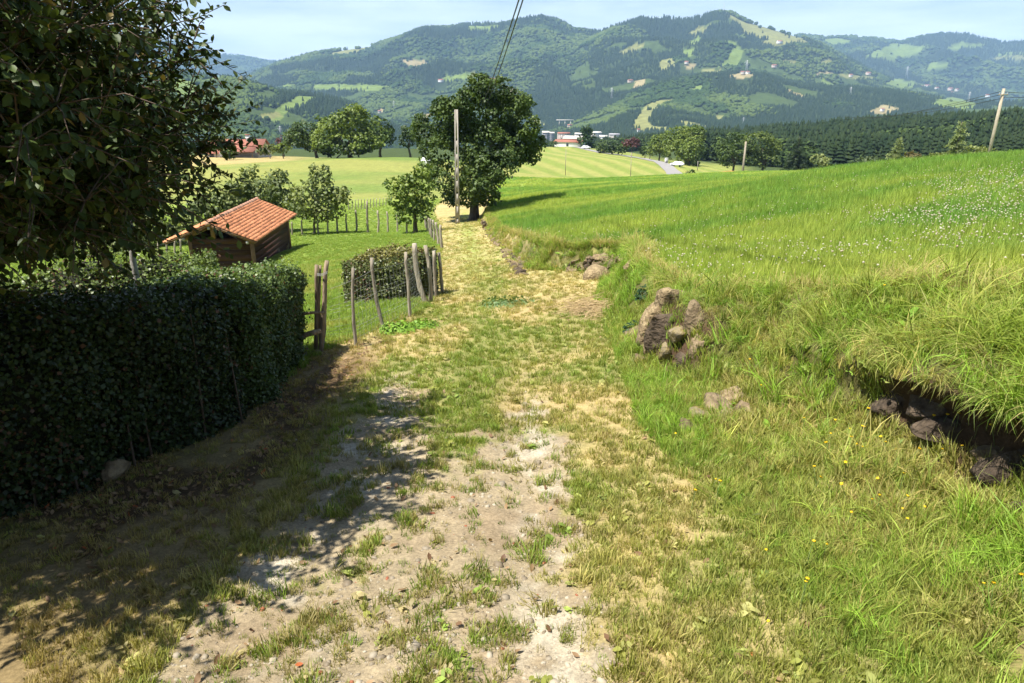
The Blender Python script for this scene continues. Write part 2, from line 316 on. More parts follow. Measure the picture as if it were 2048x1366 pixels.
def ground_col(X, Y, t):
    n1 = fbm(X * .35, Y * .35, 4, 50); n2 = fbm(X * 1.7, Y * 1.7, 3, 51); n3 = fbm(X * .06, Y * .06, 3, 52)
    dm, cm, dr = dirt_mask(X, Y), chalk_mask(X, Y), dry_mask(X, Y)
    c = lerp(C['green'], C['dry'], np.clip(.32 + .62 * dr, 0, 1))
    dirt = lerp(C['dirt'], (.24, .175, .105), sstep(.45, .75, fbm(X * 1.8, Y * 1.8, 3, 55)) * .6)
    c = lerp(c, dirt, dm); c = lerp(c, C['chalk'], np.clip(cm, 0, 1) * np.clip(dm * 1.2 + .15, 0, 1) * .8)
    c = lerp(c, (.090, .057, .031), (.55 + .45 * sstep(.42, .60, fbm(X * 1.3 + 2, Y * 1.3, 4, 56))) * .95 * sstep(-1.25, -1.8, X) * sstep(8.5, 7, Y))  # brown litter by the hedge, darkened further to deepen the shade there
    # the lane further down: mown hay colours
    c = lerp(c, lerp(C['tan'], C['lawn'], np.clip(.25 + .8 * (n2 - .4) + .35 * np.exp(-((X + .2 + .075 * (Y - 8)) / .4) ** 2), 0, 1)), sstep(9, 20, Y) * sstep(-7, -4, X + 0 * Y) * sstep(72, 62, Y))
    # lawn and paddock beyond the fence
    fx = np.interp(Y, [0, 7.8, 11.7, 26, 54, 70, 90], [-2.6, -2.4, -1.55, -2.8, -5.8, -8, -8])
    lw = sstep(.15, -.5, X - fx) * sstep(6, 8.5, Y - .4 * (X + 2))
    lc = lerp(lerp(C['lawn'], (.20, .22, .05), np.clip((n2 - .4) * 1.6, 0, 1)), (.33, .29, .10), sstep(.56, .70, fbm(X * .5, Y * .5, 3, 57)) * .7 * sstep(24, 12, Y))
    c = lerp(c, lc, lw)
    # meadow beyond the paddock fence
    mead = sstep(77, 82, Y + .10 * X + 3 * (n3 - .5)) * (X < np.where(Y > 100, -.0 * Y + 2, -2.5) + 2)
    mc = lerp(C['meadow'], (.125, .175, .04), sstep(.36, .64, fbm(X * .035, Y * .09, 4, 58)))
    mc = lerp(mc, (.36, .27, .12), sstep(136, 146, Y) * sstep(-.25, -.34, X / Y) * .8)
    c = lerp(c, mc, mead)
    # bank
    bk = sstep(.0, .3, t) * sstep(1.3, 1.0, t) * sstep(70, 60, Y)
    bc = lerp((.075, .09, .022), lerp((.16, .12, .055), C['tan'], sstep(14, 24, Y)), np.clip(.2 + .9 * (n2 - .35) + .25 * sstep(16, 26, Y), 0, 1))
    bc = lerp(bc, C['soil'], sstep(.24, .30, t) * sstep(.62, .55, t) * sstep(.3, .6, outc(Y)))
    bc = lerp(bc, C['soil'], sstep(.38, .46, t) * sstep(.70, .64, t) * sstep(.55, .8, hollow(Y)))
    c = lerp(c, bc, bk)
    lipd = sstep(.92, 1.0, t) * sstep(1.45, 1.1, t) * sstep(60, 40, Y)
    c = lerp(c, lerp((.30, .27, .08), C['tan'], n2), lipd * .8 * sstep(7, 10, Y) + lipd * .3)
    # field
    fld = zones(X, Y, t)
    fc = lerp(C['field'], C['fieldy'], sstep(.42, .66, fbm(X * .10, Y * .18, 4, 60)))
    c = lerp(c, fc, fld)
    # yellow strip and mown hay meadow beyond the field
    beyond = sstep(111, 113, Y + .04 * X + 2 * fbm(X * .1, Y * .1, 2, 40)) * (X > -6)
    sw = X * .94 + Y * .12
    wob = 3.5 * (fbm(X * .03, Y * .03, 2, 61) - .5)
    stripe = .5 + .5 * np.sin((sw + wob) * 2 * math.pi / 7.5)
    hay = lerp(C['mown1'], C['mown2'], sstep(.25, .8, stripe) * .75 + .2 * (n1 - .5))
    strip = lerp((.165, .20, .045), (.25, .245, .075), sstep(.35, .65, fbm(X * .03, Y * .2, 3, 62)))
    c = lerp(c, lerp(strip, hay, sstep(MOW0, MOW0 + 2, Y + .03 * X)), beyond)
    c = lerp(c, (.10, .13, .035), beyond * np.exp(-((Y + .03 * X - MOW0) / 1.2) ** 2) * .7)
    a = X / np.maximum(Y, 1)
    wood = sstep(255, 300, Y) * sstep(.16, .22, a) + sstep(.30, .36, a) * sstep(150, 175, Y) + sstep(335, 345, Y) + sstep(205, 215, Y) * (a < -.02)
    c = lerp(c, (.045, .065, .02), np.clip(wood, 0, 1))
    return c * (0.85 + .3 * n2)[..., None]
# ---- the sheet
def angs():
    d = np.linspace(-58, 58, 560); e1 = np.linspace(-180, -60, 26); e2 = np.linspace(60, 178, 26)
    return np.radians(np.concatenate([e1, d, e2]))
an = angs(); rr = np.concatenate([[0.25, .6], np.exp(np.linspace(math.log(1.0), math.log(1100), 560))])
NA, NR = len(an), len(rr)
gx = (rr[:, None] * np.sin(an)[None]).ravel(); gy = (rr[:, None] * np.cos(an)[None]).ravel() - .6
X, Y, Z, T = surf(gx, gy)
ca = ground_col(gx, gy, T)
i, j = np.meshgrid(np.arange(NR - 1), np.arange(NA), indexing='ij'); j2 = (j + 1) % NA
q = np.stack([i * NA + j, i * NA + j2, (i + 1) * NA + j2, (i + 1) * NA + j], -1).reshape(-1, 4)
m, n, l, b = nmat('ground')
at = n.new('ShaderNodeAttribute'); at.attribute_name = 'col'
tc = n.new('ShaderNodeTexCoord')
def nz(scale, det=6, rough=.65):
    q_ = n.new('ShaderNodeTexNoise'); q_.inputs['Scale'].default_value = scale; q_.inputs['Detail'].default_value = det; q_.inputs['Roughness'].default_value = rough
    l.new(tc.outputs['Object'], q_.inputs['Vector']); return q_
na, nb, nc = nz(55, 8, .75), nz(9, 6), nz(.9, 8, .7)
def mr(src, a, b_, c_, d): 
    q_ = n.new('ShaderNodeMapRange'); q_.inputs[1].default_value = a; q_.inputs[2].default_value = b_; q_.inputs[3].default_value = c_; q_.inputs[4].default_value = d
    l.new(src, q_.inputs[0]); return q_.outputs[0]
def mul(a, b_):
    q_ = n.new('ShaderNodeMath'); q_.operation = 'MULTIPLY'; l.new(a, q_.inputs[0]); l.new(b_, q_.inputs[1]); return q_.outputs[0]
f = mul(mul(mr(na.outputs[0], .3, .7, .60, 1.4), mr(nb.outputs[0], .3, .7, .80, 1.2)), mr(nc.outputs[0], .3, .7, .86, 1.14))
mx = n.new('ShaderNodeMix'); mx.data_type = 'RGBA'; mx.blend_type = 'MULTIPLY'; mx.inputs[0].default_value = 1
l.new(at.outputs['Color'], mx.inputs[6]); l.new(f, mx.inputs[7]); l.new(mx.outputs[2], b.inputs['Base Color'])
b.inputs['Roughness'].default_value = .95; b.inputs['Specular IOR Level'].default_value = .1
bp = n.new('ShaderNodeBump'); bp.inputs['Strength'].default_value = .7; bp.inputs['Distance'].default_value = .025; l.new(na.outputs[0], bp.inputs['Height']); l.new(bp.outputs[0], b.inputs['Normal'])
M['ground'] = m
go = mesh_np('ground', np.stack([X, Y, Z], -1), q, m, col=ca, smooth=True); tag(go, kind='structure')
# ================================================================== THE HILLS
def crest(pts, Yc):
    """crest line seen at these pixels, standing at distance Yc: returns height as a function of a = X / Y"""
    aa, zz = [], []
    for u, v in pts:
        p = P(u, v, Yc); aa.append(p.x / Yc); zz.append(p.z)
    aa, zz = np.array(aa), np.array(zz); return lambda a: np.interp(a, aa, zz)
FLOOR = -118.0
RIDGES = [   # crest pixels, crest distance, run of the front slope, run of the back slope
    ([(-300,120),(0,100),(200,80),(300,92),(335,80),(400,94),(430,108),(480,112),(530,121),(560,124),(640,150),(800,200)], 8600, 3200, 3000),
    ([(1400,200),(1500,110),(1560,75),(1600,68),(1650,75),(1700,72),(1740,76),(1800,84),(1840,74),(1880,68),(1930,70),(1970,78),(2005,86),(2060,84),(2300,70),(2700,90)], 6300, 2600, 3000),
    ([(-300,260),(200,240),(430,190),(480,165),(510,147),(560,127),(620,110),(680,101),(745,92),(800,75),(850,58),(900,56),(940,50),(1000,51),(1050,43),(1085,37),(1110,42),(1150,62),(1190,66),(1230,75),(1290,110),(1400,180),(1500,260)], 4700, 2700, 2000),
    ([(1020,240),(1100,150),(1160,85),(1200,66),(1240,52),(1285,37),(1325,37),(1370,43),(1400,37),(1430,27),(1446,25),(1465,30),(1500,49),(1550,63),(1600,77),(1640,90),(1700,122),(1760,152),(1850,180),(1950,200),(2048,215),(2300,260)], 4100, 2200, 1500),
    ([(1000,275),(1120,245),(1200,215),(1270,180),(1340,160),(1410,150),(1480,147),(1540,152),(1600,168),(1660,172),(1720,176),(1800,182),(1900,200),(2000,205),(2060,200),(2300,205),(2700,190)], 2500, 1250, 900),
    ([(-500,60),(0,90),(200,115),(330,138),(400,150),(455,157),(500,167),(560,186),(620,190),(700,207),(750,236),(800,262),(900,285)], 1900, 1000, 800),
    ([(560,300),(640,262),(720,240),(800,225),(880,205),(960,215),(1040,240),(1100,268),(1150,290)], 2900, 1000, 900),
]
RIDGES = [(crest(p, Y), Y, f, k) for p, Y, f, k in RIDGES]
def hillz(X, Y):
    a = X / Y; z = np.full(np.shape(X), FLOOR) + sstep(1300, 500, Y) * 40; 
    rid = 1 - np.abs(2 * fbm(X / 900. + 5, Y / 900., 4, 70) - 1); rid2 = fbm(X / 260., Y / 260., 4, 71)
    wx = X + 260 * (fbm(X / 700., Y / 700., 2, 72) - .5)
    for k, (c, Yc, fr, bk) in enumerate(RIDGES):
        yc = Yc + (160 * (fbm(X / 800. + k, Y * 0, 2, 80 + k) - .5))
        d = np.where(Y < yc, (yc - Y) / fr, (Y - yc) / bk); d = np.clip(d, 0, 1)
        prof = (1 - d) ** 1.25 * .75 + .25 * (1 - sstep(0, 1, d))
        hh = c(a) - FLOOR
        zz = FLOOR + hh * prof + np.maximum(hh, 0) * (.42 * (rid - .72) + .18 * (rid2 - .5)) * sstep(0, .22, d) * sstep(1, .5, d)
        z = np.maximum(z, zz)
    return z + 8 * (rid2 - .5)
def hhit(u, v, y0=1100, y1=8500):
    Y = np.exp(np.linspace(math.log(y0), math.log(y1), 2500)); p = P(u, v, 1000.0); X = p.x / 1000 * Y; Z = CAMZ + slope(v) * Y
    g = hillz(X, Y); k = int(np.argmax(g > Z)); return Vector((X[k], Y[k], g[k])) if k else None
def inpoly(u, v, poly):
    c = np.zeros(u.shape, bool); n_ = len(poly); j_ = n_ - 1
    for i_ in range(n_):
        x1, y1 = poly[i_]; x2, y2 = poly[j_]
        c ^= ((y1 > v) != (y2 > v)) & (u < (x2 - x1) * (v - y1) / ((y2 - y1) or 1e-9) + x1); j_ = i_
    return c
OL, GR, TA = (.21, .215, .075), (.15, .205, .05), (.30, .25, .13)
FIELDS = [   # clearings on the far slopes: outline as seen in the photograph, colour
    ([(1453,27),(1500,47),(1560,63),(1605,77),(1622,88),(1570,86),(1520,78),(1490,68),(1470,48)], OL),([(1510,82),(1560,80),(1612,88),(1560,92),(1515,88)], OL),
    ([(1238,105),(1262,92),(1288,84),(1280,95),(1255,106)], OL),([(1380,70),(1398,52),(1424,50),(1410,60),(1395,70)], OL),([(1362,98),(1390,98),(1382,115),(1362,112)], GR),
    ([(1448,82),(1466,84),(1487,100),(1480,131),(1434,132),(1452,120),(1466,98)], GR),([(1374,82),(1400,72),(1402,84),(1382,88)], GR),([(1322,120),(1346,116),(1352,130),(1330,140),(1318,138)], OL),([(1364,125),(1390,130),(1390,140),(1370,136)], TA),
    ([(1400,138),(1440,138),(1436,150),(1415,150)], OL),([(1448,150),(1480,145),(1516,150),(1490,156)], TA),([(1376,178),(1404,166),(1404,178),(1385,184)], GR),([(1268,165),(1290,158),(1290,172),(1262,176)], TA),
    ([(1262,257),(1284,220),(1306,203),(1335,198),(1362,200),(1330,208),(1308,222),(1296,240),(1302,252),(1335,254),(1340,262),(1290,262)], OL),
    ([(1354,238),(1382,242),(1420,250),(1418,256),(1370,252)], OL),([(1428,228),(1448,232),(1446,246),(1434,246)], OL),([(1574,176),(1608,190),(1604,196),(1578,182)], TA),([(1628,145),(1664,143),(1664,150),(1634,152)], TA),
    ([(1672,148),(1740,152),(1756,156),(1730,162),(1690,156)], OL),([(1766,166),(1800,157),(1834,168),(1826,178),(1800,180),(1780,175)], GR),([(1820,158),(1860,172),(1840,174)], GR),([(1860,207),(1880,198),(1905,195),(1940,204),(1958,214),(1920,218),(1880,214)], GR),
    ([(1738,224),(1765,208),(1796,216),(1790,226),(1760,230)], TA),([(1640,124),(1654,116),(1666,124),(1656,134)], OL),([(1640,80),(1670,76),(1708,80),(1690,92),(1655,90)], GR),([(1730,112),(1780,88),(1860,92),(1830,112),(1780,122)], GR),([(1880,104),(1920,84),(1975,90),(1950,98),(1910,98)], GR),([(1970,116),(2048,110),(2048,117),(1980,121)], OL),([(1990,106),(2048,104),(2048,109),(1995,110)], GR),([(1860,125),(1905,123),(1890,138),(1850,140)], GR),
    ([(620,113),(690,99),(752,91),(740,99),(700,107),(660,112)], OL),([(804,120),(850,121),(856,128),(830,136),(808,133)], TA),([(880,158),(930,147),(990,152),(960,160),(900,163)], GR),([(930,145),(960,148),(950,157)], OL),([(1010,170),(1038,180),(1036,192),(1020,186)], TA),([(1060,234),(1078,238),(1094,250),(1066,250)], OL),
    ([(560,210),(600,192),(640,195),(610,214),(580,222),(560,240),(535,245)], GR),([(515,230),(560,222),(566,232),(528,240)], OL),([(535,180),(575,168),(600,170),(570,178)], GR),([(600,170),(680,168),(790,172),(740,182),(650,180)], GR),([(400,160),(440,150),(450,156),(420,166)], GR),([(752,226),(764,218),(768,216),(760,228)], TA),([(842,232),(858,226),(864,238),(848,240)], TA),
    ([(925,52),(960,50),(1000,53),(985,60),(945,62)], GR),([(330,150),(385,160),(400,190),(370,200),(320,185)], GR),([(1560,120),(1590,118),(1592,124),(1566,126)], OL),([(1640,150),(1652,172),(1690,178),(1665,166)], GR),
]
def patches(X, Y, Z):
    u, v = pix(X, Y, Z)
    u = u + 16 * (fbm(X / 70., Y / 70., 4, 90, .65) - .5); v = v + 8 * (fbm(X / 90. + 7, Y / 90., 3, 91) - .5)
    idx = np.full(u.shape, -1)
    for k, (poly, c) in enumerate(FIELDS): idx[inpoly(u, v, poly)] = k
    return idx
ha = np.radians(np.linspace(-44, 44, 760)); hr = np.exp(np.linspace(math.log(800), math.log(13000), 330))
hx = (hr[:, None] * np.tan(ha)[None]).ravel(); hy = np.repeat(hr, len(ha))
hz = hillz(hx, hy)
hi = patches(hx, hy, hz)
hn = fbm(hx / 350., hy / 350., 4, 92)
hc = lerp((.024, .040, .018), (.045, .068, .024), sstep(.42, .62, hn))
def glade(X, Y): return (fbm(X / 150., Y / 150., 4, 141) > np.where(Y < 2900, .615, .655)) & (Y < 4300)
hc[glade(hx, hy)] = (.06, .09, .027)
for k, (poly, c) in enumerate(FIELDS): hc[hi == k] = c
hc = hc * (.85 + .3 * fbm(hx / 60., hy / 60., 3, 93))[:, None]
NH = len(ha); i, j = np.meshgrid(np.arange(len(hr) - 1), np.arange(NH - 1), indexing='ij')
q = np.stack([i * NH + j, i * NH + j + 1, (i + 1) * NH + j + 1, (i + 1) * NH + j], -1).reshape(-1, 4)
M['hills'] = plain('hill_ground', (.8, .8, .8), .95, .3, .05, attr=True, spec=.05)
ho = mesh_np('hills', np.stack([hx, hy, hz], -1), q, M['hills'], col=hc, smooth=True); tag(ho, kind='structure')
# sites of the scattered far houses: outline position, width, wall, label
HO = [(1558,85,16,'white','white farmhouse high on the grassy shoulder below the summit'),(1547,133,13,'pink','pinkish house alone in the woods below the summit shoulder'),(1735,148,14,'pink','red-roofed house at the end of the pale field strip'),
      (1841,175,11,'white','first white house of the hillside hamlet'),(1853,173,13,'white','larger white house in the hillside hamlet'),(1872,178,10,'cream','small cream house in the middle of the hamlet'),(1899,179,12,'pink','red-roofed house at the far end of the hamlet'),(1901,187,10,'white','white house just below the far end of the hamlet'),(1912,181,9,'cream','last cream house of the hamlet'),(1973,192,10,'white','white house near the top of the leaning pole'),
      (1762,220,9,'white','lone white farmhouse in a tan clearing above the pines'),(1260,163,14,'pink','pink house on the wooded slope left of the summit'),(1484,146,10,'cream','cream house beside the pylon clearing'),(1494,146,10,'white','white house beside the pylon clearing'),(1276,261,7,'white','white house at the foot of the crescent field'),
      (985,160,16,'pink','red-roofed house above the oak top'),(882,162,14,'white','white house on the dark slope left of the oak'),(804,257,10,'white','white house on the valley floor left of the oak'),(1139,252,12,'pink','pink house under the viaduct'),(760,224,9,'cream','pale building by the quarry scar'),(1700,152,10,'cream','cream house on the pale strip'),(1372,126,10,'cream','small house in the upper clearings')]
HPOS = [hhit(q_[0], q_[1] + 2) or P(q_[0], q_[1] + 2, 3000) for q_ in HO]
# ================================================================== SCATTERING (grass, gravel, far woods: what nobody could count)
def gn_scatter(name, pts, rot, scl, idx, tint, protos, label, cat):
    me = bpy.data.meshes.new(name); N = len(pts); me.vertices.add(N); me.vertices.foreach_set('co', np.asarray(pts, np.float32).ravel())
    def at(nm, typ, key, arr): a_ = me.attributes.new(nm, typ, 'POINT'); a_.data.foreach_set(key, np.ascontiguousarray(arr).ravel())
    at('rot', 'FLOAT_VECTOR', 'vector', np.asarray(rot, np.float32)); at('scl', 'FLOAT_VECTOR', 'vector', np.asarray(scl, np.float32))
    at('idx', 'INT', 'value', np.asarray(idx, np.int32))
    c4 = np.ones((N, 4), np.float32); c4[:, :3] = tint; at('tint', 'FLOAT_COLOR', 'color', c4)
    o = bpy.data.objects.new(name, me); COL.objects.link(o)
    col = bpy.data.collections.new(name + '_kinds')
    for k, p in enumerate(protos): p.name = '%s_kind_%02d' % (name, k); col.objects.link(p)
    ng = bpy.data.node_groups.new(name, 'GeometryNodeTree')
    ng.interface.new_socket('Geometry', in_out='INPUT', socket_type='NodeSocketGeometry'); ng.interface.new_socket('Geometry', in_out='OUTPUT', socket_type='NodeSocketGeometry')
    N_, L_ = ng.nodes, ng.links
    gi, gou = N_.new('NodeGroupInput'), N_.new('NodeGroupOutput'); ip = N_.new('GeometryNodeInstanceOnPoints')
    ci = N_.new('GeometryNodeCollectionInfo'); ci.inputs[0].default_value = col; ci.inputs['Separate Children'].default_value = True; ci.inputs['Reset Children'].default_value = True
    def na_(nm, typ):
        q_ = N_.new('GeometryNodeInputNamedAttribute'); q_.data_type = typ; q_.inputs['Name'].default_value = nm; return q_.outputs['Attribute']
    er = N_.new('FunctionNodeEulerToRotation')
    L_.new(gi.outputs[0], ip.inputs['Points']); L_.new(ci.outputs[0], ip.inputs['Instance']); ip.inputs['Pick Instance'].default_value = True
    L_.new(na_('idx', 'INT'), ip.inputs['Instance Index']); L_.new(na_('rot', 'FLOAT_VECTOR'), er.inputs[0]); L_.new(er.outputs[0], ip.inputs['Rotation'])
    L_.new(na_('scl', 'FLOAT_VECTOR'), ip.inputs['Scale']); L_.new(ip.outputs[0], gou.inputs[0])
    md = o.modifiers.new('scatter', 'NODES'); md.node_group = ng
    tag(o, label, cat, kind='stuff'); return o
def blades(n, hmin, hmax, spread, lean, w, seg=3, curl=.5, cbase=(.7, .75, .5), ctip=(1.1, 1.1, 1.0), seed=0, dirbias=None, flat=0.0):
    """a tuft of n grass blades as one mesh (a prototype)"""
    r = np.random.RandomState(seed); V, F4, F3, Cc = [], [], [], []
    for k in range(n):
        a = r.uniform(0, 2 * math.pi); d = spread * math.sqrt(r.uniform()); bx, by = d * math.cos(a), d * math.sin(a)
        la = r.uniform(0, 2 * math.pi) if dirbias is None else dirbias + r.normal(0, .7)
        ln = r.uniform(.3, 1) * lean; hgt = r.uniform(hmin, hmax); ww = w * r.uniform(.6, 1.3)
        wx, wy = -math.sin(la), math.cos(la); tw = r.uniform(-.6, .6); wx, wy = wx * math.cos(tw) - wy * math.sin(tw), wx * math.sin(tw) + wy * math.cos(tw)
        b0 = len(V); cv = r.uniform(.75, 1.25); th = ln * .4; x = y = z = 0.0
        for s in range(seg + 1):
            f_ = s / seg; wd = ww * (1 - f_ ** 1.6) * .5
            px, py, pz = bx + x * math.cos(la), by + x * math.sin(la), z
            c_ = [cv * (cbase[q_] * (1 - f_) + ctip[q_] * f_) for q_ in range(3)]
            if s < seg: V += [(px - wx * wd, py - wy * wd, pz), (px + wx * wd, py + wy * wd, pz)]; Cc += [c_, c_]
            else: V.append((px, py, pz)); Cc.append(c_)
            st = hgt / seg; x += st * math.sin(th); z += st * math.cos(th) ; th += ln * curl * 2.0 / seg * (1 + f_)
            th = min(th, 2.6)
        for s in range(seg - 1): F4.append((b0 + 2 * s, b0 + 2 * s + 1, b0 + 2 * s + 3, b0 + 2 * s + 2))
        F3.append((b0 + 2 * seg - 2, b0 + 2 * seg - 1, b0 + 2 * seg))
    return mesh_np('tuft', V, [np.array(F4), np.array(F3)] if F4 else np.array(F3), M['blade'], col=np.array(Cc), link=False)
def rosette(n, size, seed, w=.45):     # broad-leaved weed lying close to the ground
    r = np.random.RandomState(seed); V, F, Cc = [], [], []
    for k in range(n):
        a = r.uniform(0, 6.28); L = size * r.uniform(.5, 1.1); up = r.uniform(.15, .9); b0 = len(V); ww = L * w * r.uniform(.7, 1.2) * .5
        ca_, sa = math.cos(a), math.sin(a); c_ = np.array((1, 1, 1)) * r.uniform(.7, 1.3); ox, oy = r.normal(0, size * .35, 2); oz = abs(r.normal(0, size * .25))
        for f_, wd, zz in ((.05, .15, 0), (.4, 1, .6), (.75, .8, .9), (1, 0, .85)):
            for sgn in ((-1, 1) if wd else (0,)):
                V.append((ox + ca_ * L * f_ - sa * ww * wd * sgn, oy + sa * L * f_ + ca_ * ww * wd * sgn, oz + L * up * zz * .6)); Cc.append(c_)
        F += [(b0, b0 + 1, b0 + 3), (b0, b0 + 3, b0 + 2), (b0 + 2, b0 + 3, b0 + 5), (b0 + 2, b0 + 5, b0 + 4), (b0 + 4, b0 + 5, b0 + 6)]
    return mesh_np('weed', V, np.array(F), M['blade'], col=np.array(Cc), link=False)
import bmesh
def ico(sub=1):
    bm = bmesh.new(); bmesh.ops.create_icosphere(bm, subdivisions=sub, radius=1); V = np.array([v.co[:] for v in bm.verts]); F = np.array([[v.index for v in f.verts] for f in bm.faces]); bm.free(); return V, F
def lumpy(V, seed, amp, freq=1.5):
    n_ = fbm(V[:, 0] * freq + 5 + seed, V[:, 1] * freq + V[:, 2] * freq * .7, 3, seed) + fbm(V[:, 2] * freq - seed, V[:, 0] * freq * .8 - V[:, 1] * freq * .5, 3, seed + 3) - 1
    return V * (1 + amp * n_)[:, None]
def sample(n, y0, y1, amax=.92, back=0.0, dens=1.6):
    """plan positions in the camera's wedge, thinning with distance as 1 / r**dens"""
    u = R.uniform(size=n); e = 2 - dens
    r = (y0 ** e + u * (y1 ** e - y0 ** e)) ** (1 / e) if abs(e) > 1e-6 else y0 * (y1 / y0) ** u
    a = np.arctan(R.uniform(-amax, amax, n)); return r * np.sin(a), r * np.cos(a), r
def place(X, Y, lean=0.15, sink=.0):
    x, y, z, t = surf(X, Y); n_ = len(X)
    rot = np.stack([R.normal(0, lean, n_), R.normal(0, lean, n_), R.uniform(0, 6.283, n_)], -1)
    return np.stack([x, y, z - sink], -1), rot, t
def sc3(s, vz=None): s = np.asarray(s); return np.stack([s, s, s if vz is None else s * vz], -1)
# ---- short, dry and green turf of the path and verges
protoA = [blades(26, .025, .07, .05, .9, .006, 2, seed=k) for k in range(3)] + [blades(22, .05, .12, .05, .8, .007, 3, seed=10 + k) for k in range(3)] + [rosette(8, .05, 20), rosette(7, .07, 21, .6)]
X0, Y0, r0 = sample(150000, 1.2, 62, dens=1.4)
t0_, a0_, b0_ = bank_t(X0, Y0)
fx0 = np.interp(Y0, [0, 7.8, 11.7, 26, 54, 70], [-3.6, -2.6, -1.55, -2.8, -5.8, -8])
dm = dirt_mask(X0, Y0); dr = dry_mask(X0, Y0); cl = fbm(X0 * 7.5, Y0 * 7.5, 3, 100)
keep = (X0 > fx0 - .2) & (t0_ < .5) & (R.uniform(size=len(X0)) < np.where(dm > .5, .16 + sstep(.52, .66, cl) * .7, 1.0) * np.where(Y0 > 20, .6, 1) * (1 - .45 * sstep(-1.3, -1.9, X0) * sstep(9, 7, Y0)) * (.25 + .75 * sstep(.34, .52, cl + .15 * (1 - dr))))
X0, Y0, r0, t0_, dm, dr = X0[keep], Y0[keep], r0[keep], t0_[keep], dm[keep], dr[keep]
p, rot, t = place(X0, Y0, .2)
lw = fbm(X0 * 1.3, Y0 * 1.3, 3, 101)
g = np.clip(1.05 - dr * .95 + .35 * (lw - .5) - .3 * sstep(9, 18, Y0) + .5 * (dm > .5) + R.normal(0, .16, len(X0)), 0, 1)
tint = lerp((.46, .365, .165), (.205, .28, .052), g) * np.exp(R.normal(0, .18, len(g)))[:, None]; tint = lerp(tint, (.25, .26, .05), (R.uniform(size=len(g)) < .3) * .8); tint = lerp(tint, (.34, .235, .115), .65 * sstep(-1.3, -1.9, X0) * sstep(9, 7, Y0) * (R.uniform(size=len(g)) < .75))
big = sstep(.05, .4, t) * .5 - .22 * sstep(-1.3, -1.9, X0) * sstep(9, 7, Y0) + R.uniform(.45, 1.0, len(X0)); lo = np.where(R.uniform(size=len(X0)) < .16 + .4 * sstep(-.1, .35, t), R.randint(3, 6, len(X0)), R.randint(0, 3, len(X0)))
lo = np.where((R.uniform(size=len(X0)) < .03), R.randint(6, 8, len(X0)), lo)
big = np.where((dm > .5) & (fbm(X0 * 7.5, Y0 * 7.5, 3, 100) < .54), big * .55, big); tint = np.where(((dm > .5) & (R.uniform(size=len(X0)) < .45))[:, None], np.array((.37, .31, .15)), tint)
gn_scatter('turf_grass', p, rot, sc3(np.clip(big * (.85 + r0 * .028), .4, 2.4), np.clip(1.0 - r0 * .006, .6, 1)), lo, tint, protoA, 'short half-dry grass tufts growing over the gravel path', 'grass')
# ---- longer grass and weeds of the bank on the sunny side
protoB = [blades(20, .10, .24, .06, .9, .008, 3, seed=30 + k) for k in range(4)] + [blades(16, .22, .48, .07, 1.25, .008, 5, .75, seed=40 + k) for k in range(4)] + [rosette(9, .075, 50), rosette(9, .10, 51, .3), rosette(12, .06, 52, .6)]
N = 84000
Yb = np.concatenate([np.exp(R.uniform(math.log(1.3), math.log(60), 75000)), R.uniform(12.5, 17.6, 9000)]); ta = R.uniform(-.02, 1.35, N)
aa = np.interp(Yb, BY, BT); bb = np.interp(Yb, BY, BL); Xb = aa + ta * (bb - aa)
wid = (bb - aa); keep = (R.uniform(size=N) < np.where((Yb > 12.5) & (Yb < 17.6), .8, np.clip(wid / 2.4, .25, 1)) * (.22 + .78 * sstep(.36, .55, fbm(Xb * 2.6, Yb * 2.6, 3, 110)))) & (Xb / (Yb + .8) < 1.1)
Xb, Yb = Xb[keep], Yb[keep]
p, rot, t = place(Xb, Yb, .28); nB = len(Xb)
hole = ((t > .26) & (t < .57) & (R.uniform(size=nB) < .9 * sstep(.3, .6, outc(Yb)))) | (t > .40) & (t < .65) & (R.uniform(size=nB) < .93 * sstep(.55, .8, hollow(Yb)))
rk = np.zeros(nB, bool)
CLR = [(1.85, 14.3, .42)] + [(q_.x, q_.y - .06, r_) for (u_, v_, r_) in ((1300,655,.17),(1340,612,.16),(1356,664,.18),(1328,706,.17),(1388,648,.15),(1335,690,.18),(1366,720,.16),(1300,700,.14),(1462,800,.15),(1436,816,.14),(1400,838,.14),(1484,826,.11),(1905,862,.14),(1985,908,.12),(1830,820,.16),(1950,850,.16)) for q_ in (hit(u_, v_, 1.6, 40),)]
for (cx, cy, cr) in CLR: rk |= (np.hypot(p[:, 0] - cx, p[:, 1] - cy) < cr * R.uniform(.75, 1.1, nB))
thin_ = (Yb > 13.5) & (t > .15) & (t < .85) & (R.uniform(size=nB) < .55)
ok = ~hole & ~rk & ~thin_; p, rot, t, Xb, Yb = p[ok], rot[ok], t[ok], Xb[ok], Yb[ok]; nB = len(Xb)
lip = np.maximum(sstep(.66, .72, t) * sstep(1.0, .8, t) * hollow(Yb), .6 * sstep(.82, 1.0, t) * sstep(1.3, 1.1, t) * sstep(30, 12, Yb))
ix = np.where(R.uniform(size=nB) < .12 + .40 * lip + .30 * sstep(3.8, 2, Yb) * sstep(.2, .5, t), R.randint(4, 8, nB), R.randint(0, 4, nB)); ix = np.where((R.uniform(size=nB) < .13) & (lip < .4), R.randint(8, 11, nB), ix)
hang = (ix >= 4) & (ix < 8) & (lip > .5); rot[hang, 1] -= R.uniform(.1, .8, hang.sum()); rot[hang, 2] = R.normal(0, .5, hang.sum()) * 0
g = np.clip(.86 + 1.2 * (fbm(Xb * 1.2, Yb * 1.2, 3, 111) - .5) - .35 * sstep(15, 25, Yb) + R.normal(0, .25, nB), 0, 1)
